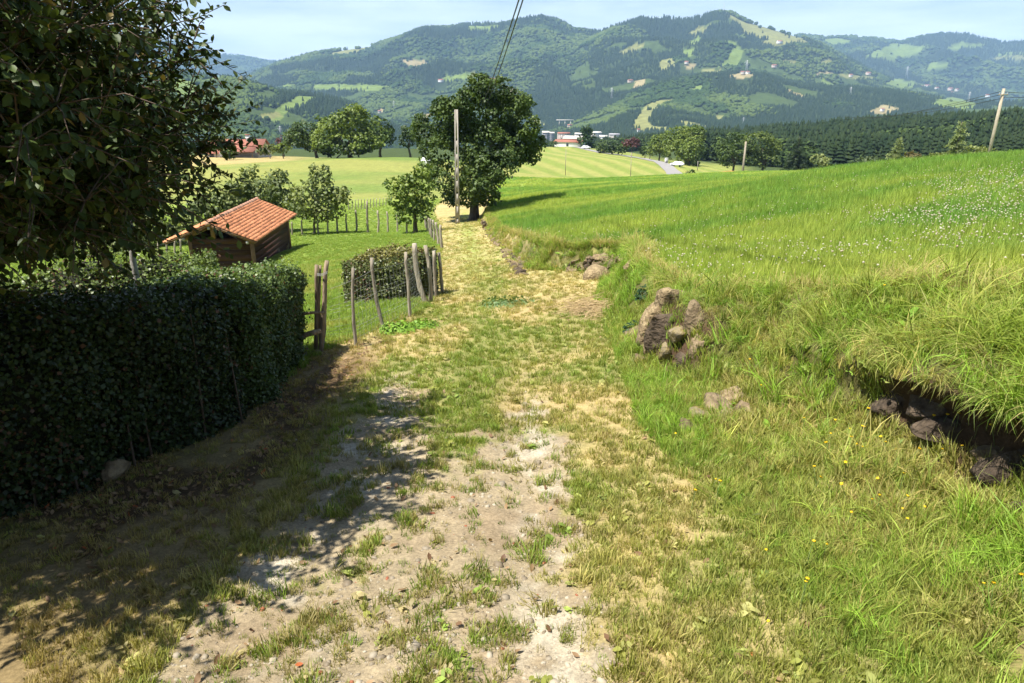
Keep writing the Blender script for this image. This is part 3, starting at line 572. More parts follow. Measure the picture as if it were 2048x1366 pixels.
tint = lerp((.42, .32, .13), (.195, .31, .038), g) * np.exp(R.normal(0, .22, nB))[:, None]; tint = lerp(tint, (.25, .32, .045), (lip * .7) * (R.uniform(size=nB) < .7))
tint[ix >= 8] *= np.array((.75, .9, .8)); tint = lerp(tint, (.44, .35, .16), sstep(.95, 1.08, t) * (R.uniform(size=nB) < .62) * sstep(35, 20, Yb))
rec = (Yb > 12.8) & (Yb < 17.2)
gn_scatter('bank_grass', p, rot, sc3(np.exp(R.normal(-.55, .32, nB)) * np.clip(.55 + .35 * sstep(.0, .4, t) + .22 * lip + Yb * .012 + .2 * sstep(3.5, 2, Yb) * sstep(.1, .5, t), .4, 1.7)), ix, tint, protoB, 'long tangled grass and weeds covering the earth bank', 'grass')
# ---- blades hanging over the lip, longest by the hollow
protoL = [blades(14, .30, .62, .06, 1.6, .009, 6, .8, seed=60 + k, dirbias=math.pi) for k in range(4)]
N = 750; Yl = R.uniform(1.8, 9.5, N); tl_ = np.where(R.uniform(size=N) < hollow(Yl), R.normal(.70, .05, N), R.uniform(.6, 1.05, N)); Xl = np.interp(Yl, BY, BT) + tl_ * (np.interp(Yl, BY, BL) - np.interp(Yl, BY, BT))
p, rot, t = place(Xl, Yl, .2); rot[:, 2] = R.normal(.2, .95, N)
tint = lerp((.42, .34, .15), (.18, .29, .04), np.clip(R.normal(.6, .4, N), 0, 1)) * np.exp(R.normal(0, .25, N))[:, None]
gn_scatter('overhanging_grass', p, rot, sc3(R.uniform(.45, .95, N) * np.interp(Yl, [2, 4, 7, 9.5], [.8, .72, .5, .4])), R.randint(0, 4, N), tint, protoL, 'long green grass blades drooping over the edge of the bank', 'grass')
# ---- the clover field
protoF = [blades(26, .10, .26, .09, .55, .007, 3, .35, cbase=(.8, .9, .6), seed=70 + k) for k in range(5)] + [rosette(14, .05, 80, .8), rosette(14, .06, 81, .8)]
X0, Y0, r0 = sample(210000, 3.2, 112, amax=1.0, dens=1.25)
t0_, _, _ = bank_t(X0, Y0); keep = (t0_ > 1.05) & (Y0 + .04 * X0 < 111); X0, Y0, r0 = X0[keep], Y0[keep], r0[keep]
p, rot, t = place(X0, Y0, .12)
def clover(X, Y):
    u_, v_ = pix(X, Y, surf(X, Y)[2]); a_ = X / np.maximum(Y, 1)
    band = np.exp(-((Y - (9 + 8 * np.clip(a_, 0, 1) + 5 * np.clip(.35 - a_, 0, 1))) / (5.5)) ** 2)
    return np.clip(band * (.25 + 1.1 * sstep(.30, .75, a_)) + .12 * sstep(60, 20, Y), 0, 1) * sstep(.40, .62, fbm(X * .35, Y * .35, 4, 120) + .06)
cm = clover(X0, Y0); nF = len(X0)
edge = sstep(1.05, 1.6, t) + (1 - sstep(20, 30, Y0)) * 0
isc = R.uniform(size=nF) < cm * .75; ix = np.where(isc, R.randint(5, 7, nF), R.randint(0, 5, nF))
yy = fbm(X0 * .10, Y0 * .18, 4, 60); g = sstep(.40, .66, yy + .10 * sstep(12, 4, Y0)) * .75 + 1.1 * (fbm(X0 * .55, Y0 * .8, 3, 121) - .45) + R.normal(0, .15, nF)
tint = lerp((.155, .275, .05), (.36, .40, .085), np.clip(g, 0, 1)) * np.exp(R.normal(0, .15, nF))[:, None]; tint = lerp(tint, (.40, .33, .13), (sstep(1.7, 1.1, t) * .7 * (R.uniform(size=nF) < .7) * sstep(35, 20, Y0)))
tint[isc] = np.array((.13, .24, .06)) * R.uniform(.7, 1.2, (isc.sum(), 1))
gn_scatter('field_grass', p, rot, sc3(R.uniform(.65, 1.15, nF) * np.clip(.8 + r0 * .022, .8, 2.6) * np.clip(.38 + .62 * sstep(1.0, 2.2, t), .3, 1), np.clip(1.05 - r0 * .0075, .35, 1)), ix, tint, protoF, 'bright green grass and clover of the sloping field', 'grass')
vh, fh = ico(1); protoC = []
for k in range(2):
    v_ = lumpy(vh, k, .3, 3) * np.array((.013, .013, .012)); v2 = v_ + np.array((0, 0, .16)); st = np.array([(-.0015, 0, 0), (.0015, 0, 0), (.001, .001, .16)])
    protoC.append(mesh_np('clover', np.concatenate([v2, st]), np.concatenate([fh, [[len(v2), len(v2) + 1, len(v2) + 2]]]), M['blade'], col=np.concatenate([np.tile((1, 1, 1), (len(v2), 1)), np.tile((.2, .4, .08), (3, 1))]), link=False))
Xc, Yc, rc = sample(90000, 4, 60, amax=1.0, dens=1.5); tc_, _, _ = bank_t(Xc, Yc); cmk = clover(Xc, Yc)
keep = (tc_ > 1.35) & (R.uniform(size=len(Xc)) < cmk * .7 + .008); Xc, Yc, rc = Xc[keep], Yc[keep], rc[keep]; p, rot, t = place(Xc, Yc, .2); nC = len(Xc)
tint = lerp((.60, .58, .48), (.45, .33, .26), np.clip(R.normal(.3, .3, nC), 0, 1))
gn_scatter('clover_blossom', p, rot, sc3(R.uniform(.6, 1.15, nC) * np.clip(.9 + rc * .008, .9, 1.3)), R.randint(0, 2, nC), tint, protoC, 'white clover blossoms dotted over the green field', 'flowers')
# ---- lawn behind the fence and hedge
X0, Y0, r0 = sample(110000, 6, 80, dens=1.3, amax=.85); X0 = -np.abs(X0)
fx0 = np.interp(Y0, [0, 7.8, 11.7, 26, 54, 70, 90], [-3.2, -2.4, -1.55, -2.8, -5.8, -8, -8]); keep = (X0 < fx0 + .1) & ~((X0 > -17.0) & (X0 < -13.2) & (Y0 > 34.4) & (Y0 < 42))
X0, Y0, r0 = X0[keep], Y0[keep], r0[keep]; p, rot, t = place(X0, Y0, .2); n0 = len(X0)
yy = fbm(X0 * .5, Y0 * .5, 3, 57); tint = lerp((.195, .29, .05), (.32, .31, .085), np.clip(sstep(.45, .68, yy) * sstep(45, 12, Y0) + R.normal(.1, .2, n0), 0, 1))
gn_scatter('lawn_grass', p, rot, sc3(R.uniform(.6, 1.1, n0) * np.clip(.9 + r0 * .03, 1, 2.8), np.clip(1 - r0 * .01, .4, 1)), R.randint(0, 6, n0), tint, [blades(26, .025, .07, .05, .9, .006, 2, seed=85 + k) for k in range(3)] + [blades(22, .05, .11, .05, .8, .007, 3, seed=88 + k) for k in range(3)], 'short green lawn of the paddock beside the shed', 'grass')
# ---- gravel and fallen leaves on the path
protoG = []
for k in range(5):
    v_ = lumpy(vh, 200 + k, .7, 1.3) * np.array((1, R.uniform(.6, .9), R.uniform(.35, .6))); protoG.append(mesh_np('pebble', v_, fh, M['blade'], col=np.tile((1, 1, 1), (len(v_), 1)), link=False))
Xg, Yg, rg = sample(42000, 1.3, 11, dens=1.4); dmk = dirt_mask(Xg, Yg); cmk = chalk_mask(Xg, Yg)
keep = R.uniform(size=len(Xg)) < np.clip(dmk * (.30 + .7 * sstep(.45, .6, fbm(Xg * 3, Yg * 3, 3, 130))) + cmk * .7 * (np.abs(Xg + .5) < 1.4), 0, 1); Xg, Yg, rg = Xg[keep], Yg[keep], rg[keep]; nG = len(Xg)
p, rot, t = place(Xg, Yg, .5, .002); tint = lerp((.20, .155, .10), (.50, .44, .34), np.clip(R.normal(.5, .3, nG) + chalk_mask(Xg, Yg) * .3, 0, 1)); tint[R.uniform(size=nG) < .015] = (.36, .13, .07)
gn_scatter('gravel', p, rot, sc3(np.exp(R.normal(math.log(.0070), .55, nG))), R.randint(0, 5, nG), tint, protoG, 'pale gravel and pebbles bedded in the path', 'gravel')
def deadleaf(seed):
    r = np.random.RandomState(seed); V = [(-1, 0, .1), (-.3, .5, r.uniform(.1, .5)), (.5, .42, r.uniform(0, .4)), (1.1, 0, .3), (.5, -.42, r.uniform(.1, .5)), (-.3, -.5, r.uniform(0, .4)), (0, 0, 0)]
    return mesh_np('dead_leaf', V, np.array([(0, 1, 6), (1, 2, 6), (2, 3, 6), (3, 4, 6), (4, 5, 6), (5, 0, 6)])[:, ::-1], M['blade'], col=np.tile((1, 1, 1), (7, 1)), link=False)
Xg, Yg, rg = sample(30000, 1.3, 12, dens=1.2); keep = (Xg < 1.5) & (Xg > -3.6) & (R.uniform(size=len(Xg)) < .03 + .95 * sstep(-1.3, -1.9, Xg) * sstep(.45, .65, fbm(Xg * 1.3 + 2, Yg * 1.3, 4, 56) + .06)); Xg, Yg = Xg[keep], Yg[keep]
p, rot, t = place(Xg, Yg, .5, -.012); nG = len(Xg); tint = lerp((.13, .07, .04), (.36, .24, .13), R.uniform(size=nG)); tint[R.uniform(size=nG) < .03] = (.42, .12, .04)
gn_scatter('fallen_leaves', p, rot, sc3(R.uniform(.01, .026, nG)), R.randint(0, 3, nG), tint, [deadleaf(k) for k in range(3)], 'brown fallen leaves lying beside the hedge and on the path', 'leaf litter')
# ---- woods on the far slopes
protoH = []; ico2 = ico(2)
for k in range(4):
    v_ = lumpy(lumpy(ico2[0], 300 + k, .7, 1.4), 340 + k, .6, 4.0) * np.array((.5, .5, .55)) + np.array((0, 0, .5)); cc = (.7 + .45 * np.clip(v_[:, 2], 0, 1))[:, None] * np.ones(3) * 0 + 1
    protoH.append(mesh_np('round_tree', v_, ico2[1], M['far'], col=cc, link=False))
def conifer_proto(seed, tiers=5, n=7, w=.22):
    r = np.random.RandomState(seed); V, F = [], []
    for k in range(tiers):
        z0 = .12 + .8 * k / tiers; z1 = z0 + 1.5 / tiers; rad = w * (1 - k / tiers) ** .8 + .02; b0 = len(V)
        for q_ in range(n): a_ = 6.283 * (q_ + r.uniform(-.3, .3)) / n; V.append((rad * r.uniform(.7, 1.2) * math.cos(a_), rad * r.uniform(.7, 1.2) * math.sin(a_), z0 + r.uniform(-.03, .03)))
        V.append((r.normal(0, .01), r.normal(0, .01), min(z1, 1.0))); F += [(b0 + q_, b0 + (q_ + 1) % n, b0 + n) for q_ in range(n)]
    return mesh_np('conifer', V, np.array(F), M['far'], col=np.ones((len(V), 3)), link=False)
protoH += [conifer_proto(310 + k, 4, 6, .26) for k in range(3)]
N = 330000; ua = np.tan(np.radians(R.uniform(-42, 42, N))); uy = np.exp(R.uniform(math.log(1150), math.log(9500), N))
ux = ua * uy; uz = hillz(ux, uy); e = 8.0
s0, s1 = hillz(ux, uy + e), hillz(ux, uy - e); facing = ((s0 - s1) / (2 * e) - (uz - CAMZ) / uy)      # keep the slopes that face the viewer and the crests
keep = (facing > -.10) & (R.uniform(size=N) < np.clip((uy / 3800.) ** .6, .3, 1)); ux, uy, uz = ux[keep], uy[keep], uz[keep]
pid = patches(ux, uy, uz); nn = len(ux)
hedge_ = R.uniform(size=nn) < .010; keep = (pid < 0) | hedge_
sp_ = fbm(ux / 420., uy / 420., 4, 140)
open_ = glade(ux, uy); keep &= ~open_ | hedge_
for hp_ in HPOS:
    d_ = uy - hp_.y; keep &= ~((np.abs(ux - hp_.x * uy / hp_.y) < 26 * hp_.y / 3000) & (d_ > -130 * hp_.y / 3000) & (d_ < 16))
ux, uy, uz, sp_ = ux[keep], uy[keep], uz[keep], sp_[keep]; nn = len(ux)
con = sp_ + R.normal(0, .03, nn) > .46
ix = np.where(con, R.randint(4, 7, nn), R.randint(0, 4, nn)); hgt = np.where(con, R.uniform(13, 22, nn), R.uniform(8, 15, nn)) * np.clip(uy / 3300., .72, 1.5)
wdt = np.where(con, 1.0, 1.25)
tint = np.where(con[:, None], lerp((.016, .030, .016), (.028, .045, .019), R.uniform(size=nn)), lerp((.030, .054, .016), (.070, .100, .026), np.clip(sstep(.35, .65, fbm(ux / 130., uy / 130., 3, 142)) + R.normal(0, .12, nn), 0, 1)))
rot = np.stack([np.zeros(nn), np.zeros(nn), R.uniform(0, 6.28, nn)], -1)
gn_scatter('hillside_woods', np.stack([ux, uy, uz - 1.5], -1), rot, np.stack([hgt * wdt, hgt * wdt, hgt], -1), ix, tint, protoH, 'dark wooded slopes of the distant hills', 'woods')
def leafball(seed):
    r = np.random.RandomState(seed); V, F = [], []
    for k in range(420):
        d = r.normal(size=3); d /= np.linalg.norm(d); c = d * np.array((.42, .42, .46)) * r.uniform(.55, 1.0) * (1 + .5 * (vn(d[0] * 2 + seed, d[1] * 2 + d[2] * 2, 7) - .5)) + np.array((0, 0, .5)); a = np.cross(d + r.normal(0, .5, 3), r.normal(size=3)); a /= np.linalg.norm(a); b = np.cross(d + r.normal(0, .4, 3), a); b /= np.linalg.norm(b); s = .075 * r.uniform(.6, 1.3); b0 = len(V)
        V += [c - a * s, c + b * s * .8, c + a * s * 1.1, c - b * s * .7]; F += [(b0, b0 + 1, b0 + 2), (b0, b0 + 2, b0 + 3)]
    return mesh_np('leafy_tree', V, np.array(F), M['far'], col=np.repeat(r.uniform(.7, 1.4, len(V) // 4), 4)[:, None] * np.ones(3), link=False)
# ---- pine plantation beyond the field
protoP = [conifer_proto(330 + k, 8, 9, .20) for k in range(4)] + [leafball(350), leafball(351)]
N = 15000; a_ = R.uniform(.04, 1.0, N); y_ = np.sqrt(R.uniform(225 ** 2, 900 ** 2, N)); x_ = a_ * y_
inside = ((a_ > .245 + .0 * y_) & (y_ > np.interp(a_, [.2, .3, .45, .6, 1.0], [330, 300, 235, 225, 225]))) | ((a_ > .045) & (y_ > 520))
x_, y_, a_ = x_[inside], y_[inside], a_[inside]; p, rot, t = place(x_, y_, .02); nP = len(x_)
bro = (fbm(x_ / 50., y_ / 50., 3, 150) > .60) | (R.uniform(size=nP) < .04); ix = np.where(bro, R.randint(4, 6, nP), R.randint(0, 4, nP)); hgt = np.where(bro, R.uniform(8, 13, nP), R.uniform(13, 19, nP)) * np.interp(y_, [230, 350, 900], [.62, .95, 1.1]) * np.interp(a_, [.05, .25, .5], [.6, .9, 1])
tint = np.where(bro[:, None], lerp((.035, .058, .02), (.06, .088, .026), R.uniform(size=nP)), lerp((.014, .026, .013), (.026, .040, .017), R.uniform(size=nP)))
gn_scatter('pine_forest', p, rot, sc3(hgt * np.where(bro, 1.1, 1.0)), ix, tint, protoP, 'dark green pine plantation behind the clover field', 'forest')
# ================================================================== TREES AND HEDGES
LEAF_OVAL = (np.array([(0, 0, 0), (-.30, .30, .05), (.30, .30, .05), (-.34, .62, .02), (.34, .62, .02), (0, 1, -.10), (0, .45, -.05)]),
             np.array([(0, 2, 6), (0, 6, 1), (2, 4, 6), (6, 3, 1), (4, 5, 6), (6, 5, 3)]))
LEAF_SMALL = (np.array([(0, 0, 0), (-.33, .5, .06), (.33, .5, .06), (0, 1, -.06)]), np.array([(0, 2, 1), (2, 3, 1)]))
CLUMP = (np.array([(0, -.1, 0), (-.42, .22, .10), (.45, .15, -.06), (-.30, .70, -.08), (.36, .66, .12), (.05, 1.0, 0)]), np.array([(0, 2, 1), (1, 2, 4), (1, 4, 3), (3, 4, 5)]))
SPRAY = (np.array([(0, 0, 0), (-.5, .35, .1), (-.12, .4, 0), (-.35, .95, -.05), (.1, .6, .05), (.5, .8, .1), (.2, .3, 0), (.55, .2, -.1)]), np.array([(0, 2, 1), (2, 4, 3), (4, 6, 5), (0, 7, 6)]))
def unit(v): return v / np.maximum(np.linalg.norm(v, axis=-1, keepdims=True), 1e-9)
def leaves(C_, D_, Nn, size, tpl, width=1.0):
    """a leaf shape at each centre: D_ along the leaf, Nn its face normal"""
    tv, tf = tpl; D_ = unit(D_); X_ = unit(np.cross(D_, Nn)); Z_ = np.cross(X_, D_); s = np.asarray(size)[:, None, None]
    V = C_[:, None, :] + s * (tv[None, :, 0:1] * width * X_[:, None] + tv[None, :, 1:2] * D_[:, None] + tv[None, :, 2:3] * Z_[:, None])
    F = (tf[None] + (np.arange(len(C_)) * len(tv))[:, None, None]).reshape(-1, tf.shape[1]); return V.reshape(-1, 3), F, len(tv)
def lobes_world(lobes, Y, dY):
    out = []
    for lb in lobes:
        u, v, ru, rv = lb[:4]; off = lb[4] if len(lb) > 4 else random.uniform(-.5, .5) * dY
        c = P(u, v, Y + off); k = (Y + off) / FPX; out.append((np.array(c), np.array((ru * k, (ru + rv) / 2 * k * .95, rv * k))))
    return out
def crown_points(lobes, dens, rs, shell=.55, rough=.28):
    C_, N_ = [], []
    for c, r in lobes:
        area = 4 * math.pi * (r[0] * r[1] + r[1] * r[2] + r[0] * r[2]) / 3; n_ = max(12, int(area * dens))
        d = unit(rs.normal(size=(n_, 3))); f_ = shell + (1 - shell) * rs.uniform(size=n_) ** .45
        lump = 1 + rough * (fbm(d[:, 0] * 2.2 + c[0], d[:, 1] * 2.2 + d[:, 2] * 1.9, 3, int(abs(c[0] * 7) + 3)) + fbm(d[:, 2] * 2.6 + c[1], d[:, 0] * 2.1 - d[:, 1], 2, int(abs(c[1])) + 9) - 1)
        C_.append(c + d * r * (f_ * lump)[:, None]); N_.append(unit(d / r * r.mean()))
    return np.concatenate(C_), np.concatenate(N_)
def limb_pts(a, b, bend, n_=5):
    a, b = Vector(a), Vector(b); o = []
    for k in range(n_ + 1):
        f_ = k / n_; o.append(a.lerp(b, f_) + Vector((0, 0, bend * math.sin(f_ * math.pi))) + Vector((random.gauss(0, 1), random.gauss(0, 1), 0)) * (b - a).length * .02)
    return o
def tree(name, label, cat, base, lobes, Y, dY, leaf, dens, cols, tr=.2, mat='leaf', barkm='bark', group=None, tpl=CLUMP, shell=.55, seed=0, trunks=1, fork=.45, droop=.2, limbs=True, rough=.28, sats=6, gap=.40):
    rs = np.random.RandomState(seed + 1000); random.seed(seed)
    base = Vector(base); root = empty(name, base); lw_ = lobes_world(lobes, Y, dY) if Y else lobes
    sat = []
    for c, r in lw_:
        for q_ in range(sats):
            d = unit(rs.normal(size=3) + np.array((0, 0, .25))); sat.append((c + d * r * rs.uniform(.75, 1.02), r * rs.uniform(.20, .42)))
    C_, N_ = crown_points(lw_ + sat, dens, rs, shell, rough)
    gs = max(leaf * 4.5, .6); gn_ = (fbm(C_[:, 0] / gs + 11, C_[:, 2] / gs - 4, 2, seed + 70) + fbm(C_[:, 1] / gs, C_[:, 2] / gs + C_[:, 0] / gs * .5, 2, seed + 71)) / 2
    kp = gn_ > gap; C_, N_ = C_[kp], N_[kp]
    nrm = unit(N_ * .55 + np.array((0, 0, .45)) + rs.normal(0, .45, C_.shape)); D_ = unit(np.cross(nrm, rs.normal(size=C_.shape))); D_[:, 2] -= droop
    sz = leaf * rs.uniform(.6, 1.35, len(C_)); V, F, k = leaves(C_, D_, nrm, sz, tpl)
    cl = fbm(C_[:, 0] / (leaf * 6) + 3, (C_[:, 1] + C_[:, 2]) / (leaf * 6), 3, seed)
    cc = lerp(cols[0], cols[1], np.clip(sstep(.3, .7, cl) + rs.normal(0, .2, len(C_)), 0, 1)); 
    part(mesh_np('crown', V, F, M[mat], col=np.repeat(cc, k, 0)), root)
    big = sorted(lw_, key=lambda q_: -q_[1][0])[:7]; cen = sum((q_[0] for q_ in lw_), np.zeros(3)) / len(lw_); top = max(q_[0][2] for q_ in lw_)
    mb = MB()
    for k in range(trunks):
        bb = base + Vector((random.gauss(0, tr * 2.2), random.gauss(0, tr * 1.5), 0)) if trunks > 1 else base
        fk = bb.lerp(Vector(cen), fork if trunks == 1 else .8); fk.x += random.gauss(0, tr)
        pts = [bb - Vector((0, 0, .25))] + [bb.lerp(fk, q_) + Vector((random.gauss(0, tr * .2), random.gauss(0, tr * .2), 0)) for q_ in (.0, .25, .5, .75, 1)]
        mb.tube(pts, [tr * 1.5, tr * 1.25, tr, tr * .92, tr * .85, tr * .8], 9, .12)
        if limbs:
            for c, r in big[k::trunks]: mb.tube(limb_pts(fk - Vector((0, 0, .1)), Vector(c), float(r[2]) * .15), [tr * .62, tr * .5, tr * .38, tr * .28, tr * .2, tr * .1], 6, .1)
    part(mb.build('trunk', M[barkm], smooth=True), root)
    return tag(root, label, cat, group)
G1 = ((.035, .060, .016), (.085, .130, .030)); G2 = ((.075, .115, .022), (.165, .215, .042)); GO = ((.09, .12, .04), (.19, .22, .07)); GD = ((.02, .038, .016), (.045, .07, .025)); GP = ((.05, .022, .026), (.11, .05, .05))
# ---- the big oak by the pole
ob = hit(945, 424, 40, 80); YO = 59.0; ob = Vector((P(945, 424, YO).x, YO, gz(P(945, 424, YO).x, YO)))
tree('oak_tree', 'large dark broadleaf tree standing over the lane behind the concrete pole', 'tree', ob,
     [(955,235,62,48,0),(1012,222,44,38,1),(985,185,36,26,0),(903,232,38,34,-1),(960,295,78,50,0),(1035,285,40,36,1),(1052,250,24,30,0),(878,300,38,34,-1),(903,352,44,30,-2),(958,366,50,30,-2),(990,332,40,32,-2.5),(848,268,26,24,1),(1062,308,20,18,1.5),(928,200,26,22,-2),(843,245,14,16,2),(1040,205,20,22,0),(960,165,22,16,0),(1005,165,16,12,1),(880,215,16,18,0),(1078,285,12,14,1),(925,392,44,20,-1),(975,392,26,16,-1)],
     YO, 2.0, .20, 34, ((.030, .055, .015), (.095, .140, .034)), .42, shell=.62, seed=3, fork=.35, rough=.6, sats=11, gap=.35)
# ---- small trees of the paddock
def gpt(u, Y): x = P(u, 450, Y).x; return Vector((x, Y, gz(x, Y)))
tree('young_tree', 'small bright green tree with several thin stems beside the lane fence', 'tree', gpt(833, 43), [(815,380,30,28),(842,368,30,26),(800,395,26,22),(852,395,22,20),(825,412,34,18),(845,345,22,20),(790,375,20,20),(822,430,34,14),(848,420,22,18)], 43, 1.0, .18, 26, ((.09, .14, .03), (.19, .25, .055)), .05, seed=5, trunks=4, droop=.1, shell=.4, rough=.5, gap=.30)
tree('apple_tree', 'thin straggly orchard tree by the paddock fence behind the shed', 'tree', gpt(626, 50), [(615,400,42,30),(660,402,40,28),(640,375,32,28),(680,392,26,24),(592,412,30,24),(628,350,12,24),(652,350,12,20),(640,422,52,18)], 50, 1.4, .20, 15, GO, .09, seed=6, droop=.1, shell=.25, rough=.8, gap=.34)
tree('apple_tree', 'bushy orchard tree rising straight behind the shed ridge', 'tree', gpt(535, 54), [(505,380,40,32),(548,385,42,34),(580,405,30,28),(480,405,36,30),(500,352,20,20),(555,362,22,22),(530,420,60,24)], 54, 1.6, .22, 20, GO, .10, seed=7, shell=.4, rough=.6, gap=.34)
tree('apple_tree', 'orchard tree half hidden between the shed roof and the overhanging fruit branches', 'tree', gpt(440, 52), [(430,415,46,36),(470,400,38,34),(400,440,40,30),(450,440,50,28),(420,390,24,22)], 52, 1.6, .22, 20, GO, .10, seed=8, shell=.4, rough=.6, gap=.34)
tree('apple_tree', 'orchard tree with low dense crown showing beneath the fruit branches', 'tree', gpt(330, 48), [(330,450,48,36),(375,458,42,34),(290,468,46,32),(345,488,60,24)], 48, 1.6, .22, 20, GO, .10, seed=9, shell=.4, rough=.6, gap=.34)
tree('apple_tree', 'orchard tree behind the pale slender trunk above the hedge', 'tree', gpt(215, 46), [(215,470,54,38),(260,485,44,32),(165,488,50,32),(220,505,64,20)], 46, 1.6, .22, 20, GO, .10, seed=10, shell=.4, rough=.6, gap=.34)
tree('apple_tree', 'leftmost orchard tree showing low over the hedge top', 'tree', gpt(70, 44), [(70,475,60,36),(20,490,44,32),(120,495,46,30),(70,510,70,18)], 44, 1.6, .22, 20, GO, .10, seed=11, shell=.4, rough=.6, gap=.34)
# ---- trees round the far house and meadow
def far(u, v, Y): return Vector((P(u, v, Y).x, Y, gz(P(u, v, Y).x, Y)))
tree('walnut_tree', 'tallest rounded green tree on the far meadow edge', 'tree', far(700, 306, 150), [(700,250,44,34),(730,262,40,34),(668,268,40,30),(705,285,60,20),(712,228,26,14),(650,290,26,14)], 150, 5, .5, 5.4, G2, .45, seed=12, fork=.3, shell=.6)
tree('walnut_tree', 'lower green tree joining the tall walnut on the side of the red-roofed house', 'tree', far(632, 298, 158), [(615,268,38,24),(650,258,30,24),(592,276,26,18),(640,285,40,16)], 158, 4, .5, 5.4, G1, .35, seed=13, shell=.6)
tree('walnut_tree', 'dark round tree between the tall walnut and the big lane oak', 'tree', far(758, 296, 165), [(757,262,28,26),(770,275,20,18),(748,278,22,16)], 165, 4, .5, 5.4, G1, .35, seed=14, shell=.6)
tree('hazel_bush', 'low dark shrub beneath the tall walnut on the meadow edge', 'bush', far(672, 305, 148), [(660,298,26,10),(690,298,30,10),(715,298,24,10)], 148, 3, .6, 3.0, GD, .15, seed=15, limbs=False)
tree('garden_tree', 'green tree partly behind the big oak on its house side', 'tree', far(820, 290, 170), [(822,262,18,22),(815,278,16,14)], 170, 3, .5, 5.4, G1, .3, seed=16, shell=.6)
tree('garden_bush', 'bright green rounded bush next to the red-roofed house', 'bush', far(566, 304, 175), [(566,296,14,10),(552,298,14,8)], 175, 2, .55, 3.2, G2, .12, seed=17, limbs=False)
tree('plum_tree', 'purple-leaved tree beside the red-roofed house', 'tree', far(566, 294, 200), [(566,282,14,11)], 200, 2, .55, 3.4, GP, .2, seed=18)
tree('garden_bush', 'olive bush in front of the red-roofed house wall', 'bush', far(540, 306, 172), [(536,298,14,10),(525,302,10,6)], 172, 2, .55, 3.2, GO, .12, seed=19, limbs=False)
tree('garden_tree', 'small tree in front of the far house on its orchard side', 'tree', far(452, 315, 165), [(450,292,16,18),(458,305,14,10)], 165, 2, .55, 3.2, G1, .15, seed=20)
# ---- trees along the road beyond the hay meadow
tree('poplar_tree', 'dark upright tree beside the long white barn', 'tree', far(1172, 300, 335), [(1166,276,12,17),(1178,274,11,17),(1172,262,9,10),(1182,286,9,9)], 335, 5, 1.1, 1.5, ((.03, .06, .018), (.065, .11, .03)), .45, seed=21, shell=.5)
tree('copper_beech', 'small purple-leaved tree with bare lower stems by the meadow road', 'tree', far(1263, 310, 262), [(1263,283,13,9),(1255,287,9,7),(1272,286,9,8)], 262, 3, .7, 2.0, GP, .16, seed=22, fork=.75, shell=.2)
tree('roadside_tree', 'yellow-green tree on the meadow side of the tall rounded roadside tree', 'tree', far(1318, 316, 250), [(1318,285,18,16),(1308,298,16,14),(1328,300,16,14)], 250, 4, .52, 4.4, G2, .3, seed=23, shell=.6)
tree('roadside_tree', 'tallest rounded roadside tree beyond the hay meadow', 'tree', far(1372, 328, 238), [(1358,272,28,20),(1382,272,26,20),(1368,290,38,22),(1388,300,22,20),(1350,296,22,18)], 238, 5, .52, 4.8, G2, .4, seed=24, shell=.6)
tree('roadside_tree', 'lower fresh green tree in front of the tallest roadside tree', 'tree', far(1378, 334, 224), [(1375,302,18,18),(1368,318,18,12),(1386,320,14,12)], 224, 3, .65, 2.8, G2, .25, seed=25, shell=.6)
tree('lime_tree', 'dark round tree on the near side of the short leaning road pole', 'tree', far(1466, 338, 205), [(1466,284,24,18),(1458,304,26,18),(1478,306,20,20),(1462,320,22,12)], 205, 4, .45, 5.4, G1, .35, seed=26, shell=.6)
tree('lime_tree', 'broad yellow-green tree behind the short leaning road pole', 'tree', far(1522, 340, 200), [(1520,284,32,20),(1540,300,24,20),(1512,312,30,20),(1536,322,26,14)], 200, 4, .45, 5.4, ((.055, .085, .02), (.125, .165, .035)), .38, seed=27, shell=.6)
tree('hawthorn_bush', 'pale green bush at the field crest beside the dark road conifer', 'bush', far(1640, 334, 160), [(1636,320,16,12),(1650,322,12,9)], 160, 3, .45, 4, GO, .12, seed=28)
tree('hawthorn_bush', 'greyish shrub at the field crest in front of the shorter conifer', 'bush', far(1740, 332, 150), [(1735,322,24,8),(1755,324,20,7)], 150, 3, .45, 4, ((.05, .075, .03), (.10, .13, .05)), .1, seed=29, limbs=False)
tree('hawthorn_bush', 'reddish-tinged shrub just past the shorter field-crest conifer', 'bush', far(1828, 326, 135), [(1825,312,14,10)], 135, 2, .4, 4, ((.09, .075, .03), (.15, .13, .05)), .1, seed=30)
tree('hawthorn_bush', 'small bushy tree close behind the leaning wooden pole on the field crest', 'bush', far(1958, 322, 120), [(1950,298,14,12),(1975,303,16,10),(1962,310,18,10)], 120, 2, .4, 4.5, GO, .14, seed=31)
tree('hawthorn_bush', 'low pale bush at the foot of the taller field-crest conifer', 'bush', far(1872, 324, 118), [(1872,314,14,8)], 118, 2, .4, 4.5, GO, .1, seed=32, limbs=False)
tree('roadside_bush', 'round dark bush standing in the fork of the road', 'bush', far(1381, 351, 140), [(1381,347,10,7)], 140, 1, .35, 6, G1, .08, seed=33, limbs=False)
SHR = [(1205,302,300,14,9),(1225,303,290,14,8),(1243,304,285,12,8),(1290,308,262,12,8),(1300,300,268,10,10)]
SHL = ['first green shrub past the dark barn tree along the meadow road', 'second green shrub past the dark barn tree along the meadow road', 'green shrub just before the purple-leaved roadside tree', 'green shrub just past the purple-leaved roadside tree', 'taller shrub against the yellow-green roadside tree']
